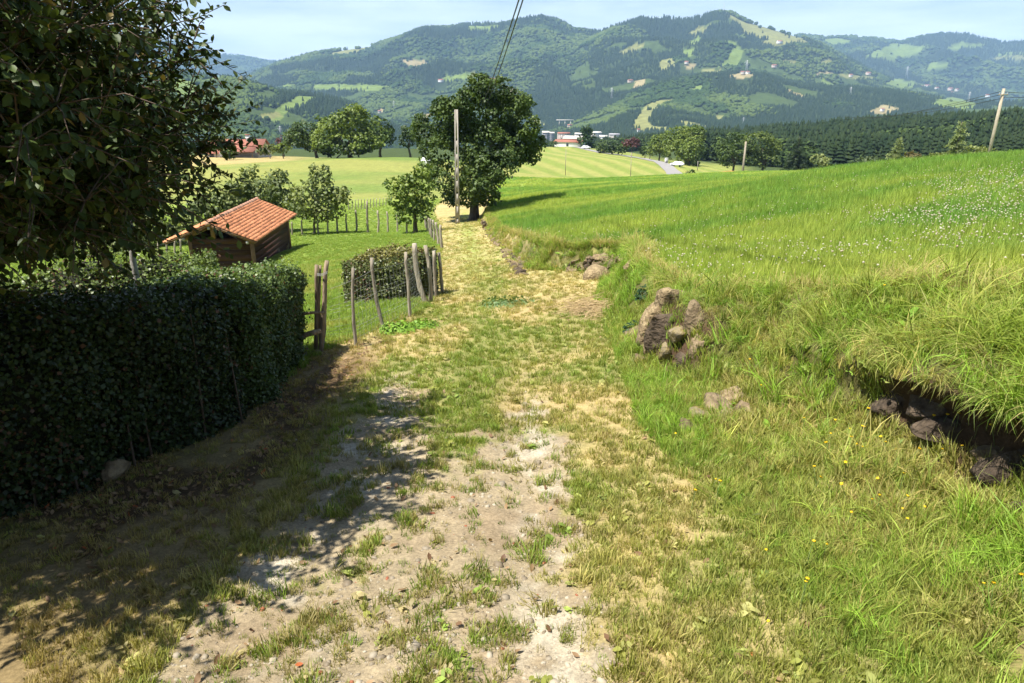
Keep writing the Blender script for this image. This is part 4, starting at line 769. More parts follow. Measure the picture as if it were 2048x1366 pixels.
for k, (u, v, Y, a_, b_) in enumerate(SHR):
    tree('roadside_shrub', SHL[k], 'bush', far(u, v + 8, Y), [(u, v - 6, a_, b_), (u + 6, v - 9, a_ * .6, b_ * .8)], Y, 3, .75, 2.2, G1, .15, seed=34 + k, group='shrubs along the meadow road', limbs=False)
# ---- conifers built of drooping sprays
def conifer(name, label, base, height, rad, seed, cols, nlev=26, group=None, leaf=.5, gap=.15):
    rs = np.random.RandomState(seed); root = empty(name, base); C_, D_, N_ = [], [], []
    for k in range(nlev):
        f_ = k / nlev; z = height * (.06 + .93 * f_); rr_ = rad * (1 - f_) ** .85 * rs.uniform(.78, 1.12) + .15; nb = max(6, int(22 * (1 - f_)) + 4)
        for q_ in range(nb):
            a_ = rs.uniform(0, 6.283); L = rr_ * rs.uniform(.65, 1.12); m_ = max(2, int(L / (leaf * .34)))
            for s in range(m_):
                ff = (s + rs.uniform(.2, .9)) / m_; d = np.array((math.cos(a_), math.sin(a_), -.25 - .25 * ff))
                C_.append(np.array((L * ff * math.cos(a_), L * ff * math.sin(a_), z - .30 * L * ff ** 1.5 + rs.normal(0, .05)))); D_.append(d + rs.normal(0, .45, 3)); N_.append(np.array((0, 0, 1)) + d * .4 + rs.normal(0, .4, 3))
    C_, D_, N_ = np.array(C_) + np.array(base), np.array(D_), np.array(N_)
    V, F, k = leaves(C_, D_, unit(N_), leaf * rs.uniform(.6, 1.3, len(C_)), SPRAY); cc = lerp(cols[0], cols[1], rs.uniform(size=len(C_)))
    part(mesh_np('crown', V, F, M['leaf'], col=np.repeat(cc, k, 0)), root)
    mb = MB(); b_ = Vector(base); mb.tube([b_ - Vector((0, 0, .3)), b_ + Vector((0, 0, height * .5)), b_ + Vector((0, 0, height * .97))], [height * .022, height * .014, height * .003], 8); part(mb.build('trunk', M['bark'], smooth=True), root)
    return tag(root, label, 'tree', group)
def conifer_px(name, label, u, vtop, Y, rpx, seed, cols, **k):
    b_ = far(u, 330, Y); t_ = P(u, vtop, Y); return conifer(name, label, b_, t_.z - b_.z, rpx * Y / FPX, seed, cols, **k)
CC = ((.11, .15, .05), (.24, .28, .10))
conifer_px('cedar_tree', 'taller pale-tipped conifer at the field crest, nearer the leaning pole', 1906, 238, 122, 34, 61, CC, leaf=.75)
conifer_px('cedar_tree', 'shorter pale-tipped conifer at the field crest, farther from the leaning pole', 1789, 272, 132, 28, 62, CC, leaf=.7)
conifer_px('cedar_tree', 'dark blunt conifer beside the broad yellow-green tree', 1592, 270, 190, 34, 63, GD, leaf=.8)
# ---- palm by the barn
pb = far(1107, 298, 325); root = empty('palm_tree', pb); mb = MB(); ph = P(1107, 287, 325); mb.tube([pb, Vector((ph.x, ph.y, ph.z))], [.35, .3], 8); part(mb.build('trunk', M['bark']), root)
C_, D_, N_ = [], [], []
for k in range(60):
    a_ = random.uniform(0, 6.28); e_ = random.uniform(-.3, 1.1); 
    for s in range(6):
        ff = (s + .5) / 6; C_.append((ph.x + 2.2 * ff * math.cos(a_) * math.cos(e_), ph.y + 2.2 * ff * math.sin(a_) * math.cos(e_), ph.z + 2.4 * ff * math.sin(e_) - 1.0 * ff ** 2)); D_.append((math.cos(a_) + random.gauss(0, .4), math.sin(a_) + random.gauss(0, .4), -.3)); N_.append((0, 0, 1))
V, F, k = leaves(np.array(C_), np.array(D_), np.array(N_, float), np.full(len(C_), .55), CLUMP); part(mesh_np('crown', V, F, M['leaf'], col=np.tile((.07, .11, .04), (len(V), 1))), root); tag(root, 'small palm tree on the meadow edge beside the white barn', 'tree')
# ================================================================== HEDGES
def hedge(name, label, poly, width, hgt, n_, seed, cols, leaf=.034, group=None, top_extra=(1, 1, 1), roundness=.22, brown=0.0, rag=.12):
    """clipped hedge along plan points (x, y) with a height above ground at each; leaves over a darker woody core"""
    rs = np.random.RandomState(seed); p = np.array(poly, float); hg = np.array(hgt, float)
    seg = np.linalg.norm(np.diff(p, axis=0), axis=1); cum = np.concatenate([[0], np.cumsum(seg)]); Lt = cum[-1]
    def at(s):
        x = np.interp(s, cum, p[:, 0]); y = np.interp(s, cum, p[:, 1]); e_ = .05
        dx = np.interp(s + e_, cum, p[:, 0]) - np.interp(s - e_, cum, p[:, 0]); dy = np.interp(s + e_, cum, p[:, 1]) - np.interp(s - e_, cum, p[:, 1]); q_ = np.hypot(dx, dy) + 1e-9
        return x, y, dx / q_, dy / q_, np.interp(s, cum, hg)
    def surfpt(s, w, shrink=0.0):
        """w runs round the section: 0..1 one side up, 1..2 across the top, 2..3 the other side down"""
        x, y, dx, dy, hh = at(np.clip(s, 0, Lt)); nx, ny = dy, -dx; hw = width / 2 - shrink
        ends = np.minimum(np.clip(s, 0, Lt), Lt - np.clip(s, 0, Lt)); hw = hw * (.72 + .28 * np.sqrt(np.clip(ends / .30, 0, 1))); rr_ = roundness
        side = np.where(w < 1, hw, np.where(w < 2, hw * (3 - 2 * w), -hw)); zf = np.where(w < 1, w, np.where(w < 2, 1, 3 - w))
        cr = np.clip((np.abs(side) / np.maximum(hw, 1e-3)), 0, 1); zz = zf * (hh - shrink)
        bul = rag * 3.2 * (fbm(s * 1.6 + 3, zz * 1.6 + side * 1.6, 3, seed) - .5)
        zz = zz - rr_ * np.where((w >= 1) & (w <= 2), np.clip((cr - .6) / .4, 0, 1) ** 2, 0) - .3 * rr_ * (w >= 1) * (w <= 2) * np.sqrt(np.clip(1 - ends / .35, 0, 1))
        side = side * (1 - .10 * np.clip(1 - zf, 0, 1) ** 2) - np.sign(side) * rr_ * np.where(zf < 1, np.clip((zf - .82) / .18, 0, 1) ** 2, 0) * .6 + np.sign(side) * bul * (np.abs(side) > .5 * hw) 
        zz = zz + bul * ((w >= 1) & (w <= 2))
        X_ = x + nx * side; Y_ = y + ny * side; return np.stack([X_, Y_, np.zeros_like(X_)], -1), zz, np.stack([nx, ny], -1), side
    gsf = lambda q_: surf(q_[:, 0], q_[:, 1])[2]
    cx, cy = p.mean(0); root = empty(name, (cx, cy, gz(cx, cy)))
    xs = np.linspace(0, Lt, 40); zgr = surf(*at(xs)[:2])[2]
    s = rs.uniform(0, Lt, n_); w = rs.uniform(0, 3, n_); aw = np.where((w > 1) & (w < 2), width / 2.2, 1); keep_ = rs.uniform(size=n_) < aw / max(width / 2.2, 1); s, w = s[keep_], w[keep_]
    q_, zz, nn, side = surfpt(s, w, rs.uniform(0, .10, len(s))); q_[:, 2] = np.interp(s, xs, zgr) + zz
    on = np.stack([np.where((w > 1) & (w < 2), 0, nn[:, 0] * np.sign(side)), np.where((w > 1) & (w < 2), 0, nn[:, 1] * np.sign(side)), ((w > 1) & (w < 2)) * 1.0], -1)
    # the two ends
    ne = int(n_ * .09)
    for e_ in (0, 1):
        se = np.full(ne, 0.0 if e_ == 0 else Lt); x, y, dx, dy, hh = at(se); sd = rs.uniform(-.5, .5, ne) * width * .76; zf = rs.uniform(0, .97, ne); sg = -1 if e_ == 0 else 1
        pe = np.stack([x + dy * sd + dx * sg * rs.uniform(-.08, .04, ne), y - dx * sd + dy * sg * rs.uniform(-.08, .04, ne), np.interp(se, xs, zgr) + zf * hh], -1)
        q_ = np.concatenate([q_, pe]); on = np.concatenate([on, np.stack([dx * sg, dy * sg, np.zeros(ne)], -1)]); w = np.concatenate([w, np.full(ne, .5)]); zz = np.concatenate([zz, zf * hh])
    nl = len(q_); nrm = unit(on * .6 + np.array((0, 0, .35)) + rs.normal(0, .55, (nl, 3))); D_ = unit(np.cross(nrm, rs.normal(size=(nl, 3)))) + on * .5
    V, F, k = leaves(q_ + on * (rs.uniform(-.02, .03, nl) + (rs.uniform(size=nl) < .025) * rs.uniform(0, .11, nl))[:, None], D_, nrm, leaf * rs.uniform(.6, 1.4, nl), LEAF_SMALL, 1.35)
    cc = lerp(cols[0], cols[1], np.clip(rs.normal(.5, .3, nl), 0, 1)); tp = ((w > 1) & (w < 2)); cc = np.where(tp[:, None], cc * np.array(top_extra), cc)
    if brown: bm_ = rs.uniform(size=nl) < brown * (.35 + 1.3 * sstep(.45, .6, fbm(q_[:, 0] * 2, q_[:, 1] * 2 + q_[:, 2], 3, seed + 5))); cc = np.where(bm_[:, None], np.array((.10, .055, .03)) * rs.uniform(.6, 1.3, (nl, 1)), cc)
    part(mesh_np('foliage', V, F, M['hedge'], col=np.repeat(cc, k, 0)), root)
    ss, ww = np.meshgrid(np.linspace(.06, Lt - .06, 44), np.linspace(0.02, 2.98, 25), indexing='ij'); q2, z2, _, _ = surfpt(ss.ravel(), ww.ravel(), .12); q2[:, 2] = np.interp(ss.ravel(), xs, zgr) + z2
    i_, j_ = np.meshgrid(np.arange(43), np.arange(24), indexing='ij'); f4 = np.stack([i_ * 25 + j_, i_ * 25 + j_ + 1, (i_ + 1) * 25 + j_ + 1, (i_ + 1) * 25 + j_], -1).reshape(-1, 4)
    caps = [np.array([list(range(25))]), np.array([list(range(43 * 25, 44 * 25))])]
    part(mesh_np('woody_core', q2, [f4] + caps, M['twigcore']), root)
    mb = MB(); 
    for k in range(int(Lt * 26)):
        s0 = rs.uniform(.02, Lt - .02); x, y, dx, dy, hh = at(np.array([s0])); o_ = rs.uniform(-.5, .5) * width * .9; bx, by = float(x[0] + dy[0] * o_), float(y[0] - dx[0] * o_); zb = float(np.interp(s0, xs, zgr)); mb.tube([(bx, by, zb - .05), (bx + rs.normal(0, .05), by + rs.normal(0, .05), zb + float(hh[0]) * rs.uniform(.4, .9))], [.010, .005], 4, cap=False)
    part(mb.build('stem', M['twig']), root)
    return tag(root, label, 'hedge', group)
M['twigcore'] = plain('hedge_inside', (.018, .020, .010), .95, .4, 25, .6, 60)
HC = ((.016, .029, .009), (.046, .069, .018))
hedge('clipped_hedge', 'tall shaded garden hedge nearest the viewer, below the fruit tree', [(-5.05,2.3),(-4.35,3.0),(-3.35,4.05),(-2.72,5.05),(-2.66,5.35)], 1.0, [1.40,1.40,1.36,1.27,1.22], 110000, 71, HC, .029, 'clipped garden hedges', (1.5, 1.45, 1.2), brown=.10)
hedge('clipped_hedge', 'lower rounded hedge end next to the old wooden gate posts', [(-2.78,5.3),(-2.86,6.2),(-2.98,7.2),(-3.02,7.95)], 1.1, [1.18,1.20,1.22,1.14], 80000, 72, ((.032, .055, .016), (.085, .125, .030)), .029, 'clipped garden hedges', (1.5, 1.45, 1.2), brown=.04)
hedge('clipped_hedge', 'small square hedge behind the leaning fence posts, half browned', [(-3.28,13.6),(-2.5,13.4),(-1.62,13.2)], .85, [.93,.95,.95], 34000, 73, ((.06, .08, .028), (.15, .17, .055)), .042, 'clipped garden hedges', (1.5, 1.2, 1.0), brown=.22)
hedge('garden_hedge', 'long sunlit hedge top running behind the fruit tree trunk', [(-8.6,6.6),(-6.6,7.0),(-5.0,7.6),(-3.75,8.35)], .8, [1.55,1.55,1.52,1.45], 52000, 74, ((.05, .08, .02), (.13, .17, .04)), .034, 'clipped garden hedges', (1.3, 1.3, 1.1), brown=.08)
# ================================================================== THE FRUIT TREE OVER THE HEDGE
def fruit_tree():
    rs = np.random.RandomState(91); random.seed(91)
    tb = Vector((P(270, 556, 6.0).x, 6.0, 0)); tb.z = gz(tb.x, tb.y); root = empty('fruit_tree', tb)
    fk = P(258, 400, 5.9); mb = MB(); m1 = P(266, 520, 5.98); m2 = P(262, 470, 5.95)
    mb.tube([tb - Vector((0, 0, .1)), tb + Vector((.01, 0, .35)), m1, m2, fk], [.034, .030, .027, .025, .022], 10, .08); part(mb.build('trunk', M['palebark'], smooth=True), root)
    fk2 = Vector((-4.2, 4.8, .9)); twigs = []; br = MB()
    t2 = Vector((-4.55, 4.9, 0)); t2.z = gz(t2.x, t2.y); br.tube([t2, t2.lerp(fk2, .5) + Vector((.05, 0, 0)), fk2], [.07, .06, .05], 8)
    def branch(a, b, r0_, bend, n_=7):
        a, b = Vector(a), Vector(b); pts = [a.lerp(b, k / n_) + Vector((0, 0, bend * math.sin(math.pi * k / n_))) + Vector(rs.normal(0, .02, 3)) for k in range(n_ + 1)]
        br.tube(pts, [r0_ * (1 - .8 * k / n_) for k in range(n_ + 1)], 5); return pts
    # crown outline: (u, v, Y) ends of main boughs
    ends = [(60,60,3.1),(200,30,3.6),(300,60,4.2),(330,130,4.6),(260,200,4.3),(120,200,3.0),(40,300,2.9),(180,300,3.4),(320,280,4.6),(400,300,5.0),(420,400,5.2),(330,420,4.9),(220,420,4.2),(90,430,3.6),(60,500,4.1),(170,500,4.5),(260,470,5.0),(350,480,5.3),(20,150,3.4),(280,330,3.9),(110,340,4.6),(240,110,5.2),(150,120,5.0),(380,200,5.2),(10,400,5.0),(300,200,5.6),(60,-60,3.8),(220,-80,4.2),(330,-60,4.8),(140,-160,4.6),(10,20,4.6),(60,380,3.0),(160,410,3.3),(20,470,3.3),(250,370,3.6),(300,360,4.4),(360,350,4.8),(380,410,5.1),(300,440,4.7),(200,360,3.9),(350,250,4.9),(270,270,4.0),(120,60,3.3),(220,150,3.8)]
    ends = [P(*q_) for q_ in ends] + [Vector((-3.5 + 1.5 * math.sqrt(rs.uniform()) * math.cos(a_), 3.0 + 1.6 * math.sqrt(rs.uniform()) * math.sin(a_), rs.uniform(.95, 2.9))) for a_ in rs.uniform(0, 6.283, 95)]
    ends += [Vector((rs.uniform(-4.0, -2.25), rs.uniform(2.15, 2.9), rs.uniform(1.3, 2.6))) for q_ in range(42)]
    ends = [q_ for q_ in ends if not (q_.y < 2.2 and q_.x > -2.2)]
    for e_ in ends:
        st = fk.lerp(fk2, rs.uniform(.2, 1)) if rs.uniform() < .7 else fk2; pts = branch(st, e_, .022, .15)
        for q_ in pts[2:]:
            uu_, vv_ = pix(q_.x, q_.y, q_.z)
            if (uu_ > -40 and vv_ > 455) or (uu_ > 285 and vv_ > 375): continue
            for s in range(10):
                L = rs.uniform(.22, .60); d = Vector(rs.normal(0, 1, 3)) + Vector((e_ - st).normalized()) * .6; d.z = d.z * .7 - .05; d.normalize(); twigs.append((q_, q_ + d * L, 1.0))
    # shoots standing free against the sky and hills
    for (u0, v0, u1, v1, Yy) in [(350,120,452,8,4.6),(340,150,440,100,4.7),(345,235,425,168,4.7),(385,270,500,148,4.9),(390,262,470,230,4.9),(370,330,455,285,5.0),(300,40,345,8,4.2),(385,300,440,345,5.0),(400,380,470,345,5.2),(330,170,400,60,4.8),(340,100,375,30,4.6),(395,255,450,200,4.9),(200,480,215,535,4.6),(40,490,60,530,4.0),(120,480,140,520,4.3)]:
        a, b = P(u0, v0, Yy), P(u1, v1, Yy - .1); twigs.append((a, b, 1.25)); twigs.append((a.lerp(b, .4), b + Vector(rs.normal(0, .10, 3)) - (b - a) * .35, 1.0)); branch(fk2.lerp(fk, .6), a, .014, .1)
    C_, D_, N_, S_ = [], [], [], []
    for a, b, dn in twigs:
        L = (b - a).length; d = (b - a).normalized(); mid = a.lerp(b, .5) + Vector((0, 0, .05)) + Vector(rs.normal(0, .02, 3))
        br.tube([a, mid, b], [.005, .0035, .0018], 4, cap=False); m_ = int(L / .024 * dn)
        for k in range(m_):
            f_ = (k + rs.uniform()) / m_; p_ = a.lerp(mid, f_ * 2) if f_ < .5 else mid.lerp(b, f_ * 2 - 1); o_ = Vector(rs.normal(0, 1, 3)); o_ = (o_ - d * o_.dot(d)).normalized(); dd = o_ * .9 + d * .6 + Vector((0, 0, -.35)); C_.append(p_); D_.append(dd); N_.append(Vector((0, 0, 1)) + o_ * .3 + Vector(rs.normal(0, .45, 3))); S_.append(rs.uniform(.032, .066))
    C_, D_, N_ = np.array(C_), np.array(D_), unit(np.array(N_)); k0 = len(C_)
    V, F, k = leaves(C_, D_, N_, np.array(S_), LEAF_OVAL, .82); cc = lerp((.022, .038, .009), (.064, .092, .021), rs.uniform(size=k0)); br_ = rs.uniform(size=k0) < .04; cc[br_] = (.17, .13, .04)
    part(br.build('bough', M['twig'], smooth=True), root); part(mesh_np('crown', V, F, M['fruitleaf'], col=np.repeat(cc, k, 0)), root); print('fruit leaves', k0)
    tag(root, 'fruit tree with dark oval leaves overhanging the hedge, pale slender trunk', 'tree')
fruit_tree()
# ================================================================== THE SHED
def shed():
    f0 = np.array(P(421, 448, 34.0)); eR = np.array(P(512, 485, 34.1)); eL = np.array(P(332.5, 484, 34.1))
    Wd = eR[0] - eL[0]; zE = (eR[2] + eL[2]) / 2; zR = f0[2]; cx = (eR[0] + eL[0]) / 2; LEN = 8.3; yaw = math.radians(3.0)
    zg = min(gz(cx - 1.7, 35), gz(cx + 1.7, 35), gz(cx - 2, 42), gz(cx + 2, 42)) ; base = Vector((cx, 34.0, zg)); root = empty('garden_shed', base); root.rotation_euler = (0, 0, yaw)
    hE, hR = zE - zg, zR - zg; hw = Wd / 2; rise = hR - hE; th = math.atan2(rise, hw); slp = math.hypot(hw, rise)
    def add(mb, name, mat, par=root, smooth=False, loc=None):
        o = mb.build(name, M[mat], None, smooth); o.parent = par; return o
    wx0, wx1, wy0, wy1 = -hw + 1.05, hw - .40, .55, LEN - .75; wallh = hE + .10
    # plank walls: every board its own part
    nb = 9; bh = (wallh + .3) / nb
    for k in range(nb):
        z = -.3 + bh * (k + .5)
        mb = MB(); mb.box(((wx0 + wx1) / 2, wy0, z), (wx1 - wx0, .05 + .008 * (k % 2), bh - .012)); add(mb, 'plank', 'shedwood')
        mb = MB(); mb.box((wx1, (wy0 + wy1) / 2, z), (.05 + .008 * (k % 2), wy1 - wy0 - .1, bh - .012)); add(mb, 'plank', 'shedwood')
        mb = MB(); mb.box((wx0, (wy0 + wy1) / 2, z), (.05 + .008 * (k % 2), wy1 - wy0 - .1, bh - .012)); add(mb, 'plank', 'shedwood')
        mb = MB(); mb.box(((wx0 + wx1) / 2, wy1, z), (wx1 - wx0, .05 + .008 * (k % 2), bh - .012)); add(mb, 'plank', 'shedwood')
    for x, y in ((wx0, wy0), (wx1, wy0), (wx0, wy1), (wx1, wy1)):
        mb = MB(); mb.box((x, y, wallh / 2 - .15), (.17, .17, wallh + .28)); add(mb, 'corner_post', 'beamwood')
    mb = MB(); mb.box((0, wy0 - .02, (wallh + hR - .1) / 2), (.20, .14, hR - .12 - wallh)); add(mb, 'king_post', 'beamwood')
    for s in (-1, 1):
        mb = MB(); mb.bar((s * .08, wy0 + .02, hR - .26), (s * 1.45, wy0 + .02, wallh + .04), .10, .14, (0, 1, 0)); add(mb, 'truss_brace', 'beamwood')
        mb = MB(); mb.bar((0, .10, hR - .10), (s * (hw - .06), .10, hE - .06), .06, .17, (0, 1, 0)); add(mb, 'rafter', 'beamwood')
        mb = MB(); mb.bar((0, LEN - .1, hR - .10), (s * (hw - .06), LEN - .1, hE - .06), .06, .17, (0, 1, 0)); add(mb, 'rafter', 'beamwood')
    for x in (-hw + .95, 0, hw - .45):
        z = hR - abs(x) / hw * rise - .22; mb = MB(); mb.box((x, LEN / 2, z), (.13, LEN - .1, .15)); add(mb, 'purlin', 'beamwood')
        mb = MB(); mb.box((x, .042, z), (.132, .012, .152)); add(mb, 'purlin_end', 'palebark')
    for s in (-1, 1):
        mb = MB(); mb.bar((0, 0.03, hR - .035), (s * hw, 0.03, hE - .035), .03, .05, (0, 1, 0)); add(mb, 'barge_board', 'beamwood')
        nn_ = Vector((s * math.sin(th), 0, math.cos(th))); a = Vector((0, LEN / 2, hR - .03)); b = Vector((s * hw, LEN / 2, hE - .03)); c = (a + b) / 2
        mb = MB(); mb.box(c, (slp, LEN, .03), Euler((0, s * th, 0))); add(mb, 'roof_deck', 'beamwood')
    # curved clay tiles: one mesh, many parts
    ncol, nrow = 24, 12; tw, tl = LEN / ncol, slp / nrow
    V, F = [], []; K = 6
    for e_ in (0, 1):
        for k in range(K + 1):
            a_ = math.pi * k / K; V.append((-tw * .52 * math.cos(a_) * (1.0 if e_ else .86), (0 if e_ == 0 else -tl * 1.22), .012 + .085 * math.sin(a_) * (1 if e_ else .85) + (.0 if e_ == 0 else .028)))
    F = [(k, k + 1, K + 2 + k, K + 1 + k) for k in range(K)] + [tuple(range(K + 1, 2 * K + 2))]
    proto = MB(); proto.add(V, F); me = proto.build('roof_tile', M['tile']).data; bpy.data.objects.remove(bpy.data.objects['roof_tile'])
    def frame(s):            # local axes of a slope: across = along the ridge, down = towards the eave
        xa = Vector((0, 1, 0)) * s; ya = Vector((-s * math.cos(th), 0, math.sin(th))); za = xa.cross(ya); return xa, ya, za
    def tile_m(s, c_, r_):
        xa, ya, za = frame(s); o = Vector((0, 0, hR + .02)) + Vector((0, (c_ + .5) * tw, 0)) - ya * (r_ * tl)
        jx, jz = random.gauss(0, .006), random.gauss(0, .006); Mx = Matrix((xa, ya, za)).transposed().to_4x4(); Mx.translation = o + za * jz + xa * jx; return Mx @ Matrix.Rotation(random.gauss(0, .015), 4, 'Z')
    for r_ in range(nrow):
        for c_ in range(ncol):
            o = bpy.data.objects.new('roof_tile', me); COL.objects.link(o); o.parent = root; o.matrix_local = tile_m(1, c_, r_)
    mb = MB()
    for r_ in range(nrow):
        for c_ in range(ncol): Mx = tile_m(-1, c_, r_); mb.add([Mx @ Vector(v) for v in V], F)
    o = add(mb, 'roof_tiles', 'tile'); tag(o, kind='stuff')
    for k in range(20):
        y = (k + .5) * LEN / 20; mb = MB(); pts = []
        for e_ in (-.5, .5): pts.append(Vector((0, y + e_ * LEN / 20 * 1.12, hR + .02 + .03 * e_)))
        mb.tube(pts, [.13, .145], 10); add(mb, 'ridge_tile', 'ridge')
    tag(root, 'timber garden shed with orange clay tile roof in the paddock', 'shed')
    return root, wx1
shed_root, shed_wx = shed()
vh2, fh2 = ico(3)
def rock(name, loc, size, seed, mat, rotz=0, amp=.55, cut=5, parent=None, flat=True, tilt=0):
    """a broken stone: lumpy ball cut by a few planes"""
    rs = np.random.RandomState(seed); V = vh2.copy()
    for k in range(cut):
        d = unit(rs.normal(size=3)); h_ = rs.uniform(.34, .74); s = V @ d; V = V - np.maximum(s - h_, 0)[:, None] * d * .92
    V = lumpy(V, seed, amp * .5, 1.3); V = lumpy(V, seed + 50, amp * .30, 4.0); V = lumpy(V, seed + 90, amp * .16, 9.0); V = V * np.array(size) / 2
    e_ = Euler((tilt, rs.normal(0, .12), rotz)).to_matrix(); V = V @ np.array(e_).T
    o = mesh_np(name, V, fh2, M[mat], smooth=not flat); o.location = loc
    if parent: part(o, parent)
    return o
BO = [(541,503,39.6,17,22),(553,506,39.0,14,14),(548,494,40.6,20,24),(560,492,41.2,22,26),(573,497,41.0,20,14)]
BOL = ['pale grey rounded stone nearest the shed corner', 'small rounded stone at the foot of the stones by the shed', 'upright rounded stone in the dark beside the shed wall', 'tallest rounded stone leaning on the shed wall', 'outermost low rounded stone at the edge of the shed shadow']
for k, (u, v, Y, w_, h_) in enumerate(BO):
    s = Y / FPX; p_ = far(u, v, Y); tag(rock('boulder', p_ + Vector((0, 0, h_ * s * .42)), (w_ * s, w_ * s, h_ * s), 400 + k, 'stone', k, .25, 2, flat=False), BOL[k], 'stone', 'rounded stones beside the shed')
# ================================================================== FENCES AND GATE
def stake(mb, b, t, r, n=8, bend=.02):
    b, t = Vector(b), Vector(t); L = (t - b).length; pts = [b - (t - b).normalized() * .12]; m_ = 7
    ox, oy = random.gauss(0, bend), random.gauss(0, bend)
    for k in range(m_ + 1):
        f_ = k / m_; pts.append(b.lerp(t, f_) + Vector((ox, oy, 0)) * math.sin(math.pi * f_) * L + Vector((random.gauss(0, .12), random.gauss(0, .12), 0)) * r)
    pts[-1] += Vector((random.gauss(0, .2), random.gauss(0, .2), 0)) * r
    mb.tube(pts, [r * 1.02] + [r * (1.04 - .18 * k / m_) * random.uniform(.93, 1.07) for k in range(m_ + 1)], n, .18)
def fence(name, label, stakes, mat='postwood', wires=(), r_wire=.0018, group=None, net=0, plain_pts=False):
    """stakes: (u_base, v_base, u_top, v_top, width_px[, Y]) seen in the photograph, each set in the ground at its own distance"""
    tops, bots = [], []; ob_ = []
    for s in stakes:
        u0, v0, u1, v1, w_ = s[:5]; b = far(u0, v0, s[5]) if len(s) > 5 else hit(u0, v0); t = P(u1, v1, b.y - (.02 if len(s) > 5 else 0))
        if len(s) > 5: t.z = max(t.z, b.z + .6)
        bots.append(b); tops.append(t); ob_.append((b, t, w_ * b.y * 1.02 / FPX / 2))
    root = empty(name, bots[0])
    for b, t, r in ob_:
        mb = MB(); stake(mb, b, t, max(r, .018)); part(mb.build('post', M[mat], smooth=True), root)
    for f_ in wires:
        mb = MB()
        for k in range(len(bots) - 1):
            a, b = bots[k].lerp(tops[k], f_), bots[k + 1].lerp(tops[k + 1], f_); mid = (a + b) / 2 - Vector((0, 0, .01 * (b - a).length)); mb.tube([a, mid, b], r_wire, 4, cap=False)
        part(mb.build('wire', M['wire']), root)
    if net:
        mb = MB()
        for k in range(len(bots) - 1):
            L = (bots[k + 1] - bots[k]).length; m_ = max(2, int(L / net))
            for q_ in range(m_):
                f_ = q_ / m_; a = bots[k].lerp(bots[k + 1], f_); c = bots[k].lerp(tops[k], .82).lerp(bots[k + 1].lerp(tops[k + 1], .82), f_); mb.tube([a, c], r_wire * .8, 3, cap=False)
            for f2 in (.1, .2, .3, .4, .5, .6, .7): mb.tube([bots[k].lerp(tops[k], f2), bots[k + 1].lerp(tops[k + 1], f2)], r_wire * .8, 3, cap=False)
        part(mb.build('netting', M['wire']), root)
    return tag(root, label, 'fence', group), bots, tops
random.seed(21)
# gate remains beside the hedge: two split posts and three rails
g0 = hit(634, 702); gr = empty('old_gate', g0); Yg = g0.y
for (u0, v0, u1, v1, w_, dy) in ((631, 702, 632, 530, 9, .0), (641, 699, 641, 531, 6, .04), (641, 697, 652, 522, 10, -.06)):
    mb = MB(); b = P(u0, v0, Yg + dy); b.z = gz(b.x, b.y) - .02; t = P(u1, v1, Yg + dy); stake(mb, b, t, w_ * Yg / FPX / 2, 7, .008); part(mb.build('post', M['oldwood']), gr)
for (u0, v0, u1, v1, w_) in ((592, 634, 650, 625, 7), (590, 684, 642, 661, 13), (588, 722, 642, 703, 12)):
    mb = MB(); a, b = P(u0, v0, Yg - .22), P(u1, v1, Yg - .10); r = w_ * Yg / FPX / 2; mid = a.lerp(b, .5) + Vector((0, 0, .025)); mb.tube([a, a.lerp(mid, .5) + Vector((0, 0, .01)), mid, mid.lerp(b, .5), b], [r * .7, r, r * .95, r, r * .75], 6, .25); part(mb.build('rail', M['oldwood']), gr)
mb = MB()
for k in range(3): a, b = P(634, 547 + k * 2, Yg - .05), P(655, 543 + k * 2, Yg - .11); mb.tube([a, (a + b) / 2 - Vector((0, .03, .01)), b], .003, 4, cap=False)
part(mb.build('binding_wire', M['wire']), gr); tag(gr, 'old split-wood gate posts with three rails beside the hedge end', 'gate')
fence('wire_fence', 'weathered stake fence with thin wire netting from the gate towards the small hedge', [(645,699,650,560,1),(712,691,706,536,7.5),(769,664,742,516,8),(820,633,810,504,7),(852,607,829,487,11),(861,604,851,491,8),(872,594,868,502,7),(884,586,878,505,7)], wires=(.25, .55, .85), net=.15)
fence('wire_fence', 'row of grey stakes running along the lane up to the oak', [(884,497,880,450,5.5),(877,490,872,445,5),(869,482,866,440,4.5),(864,476,861,438,4.5),(860,470,857,436,4),(856,464,853,432,4),(852,458,850,428,3.6),(851,453,849,424,3.6),(853,449,851,420,3.4)], wires=(.4, .8), r_wire=.004)
fence('wire_fence', 'pale stake fence across the paddock near the straggly orchard tree', [(566,466,565,444,3.5,49.5),(584,465,583,444,3.5,50),(604,463,603,440,3.5,50),(636,458,635,436,3.5,50.5),(655,455,654,433,3.5,50.5),(674,453,673,431,4,51),(693,452,692,428,3.5,51),(712,451,711,420,4,51),(735,452,734,402,4.5,50.5),(755,452,755,421,4,50),(775,452,774,423,3.6,49.5),(794,450,793,424,3.4,49),(814,468,813,438,4,43)], wires=(.45, .85), r_wire=.004)
fence('wire_fence', 'far thin-staked fence behind the pale paddock stakes', [(698 + k * 6.2, 424 - k * .35, 698 + k * 6.2, 399 - k * .3, 1.6, 72 + k * .3) for k in range(13)], wires=(.3, .6, .9), r_wire=.006)
fence('wire_fence', 'short stretch of stakes on the shaded side of the shed', [(318,523,317,484,4.2,40),(335,520,334,480,4.2,40.5),(350,518,349,479,4.2,41),(362,517,361,478,4.2,41.5)], wires=(.5, .85), r_wire=.004)
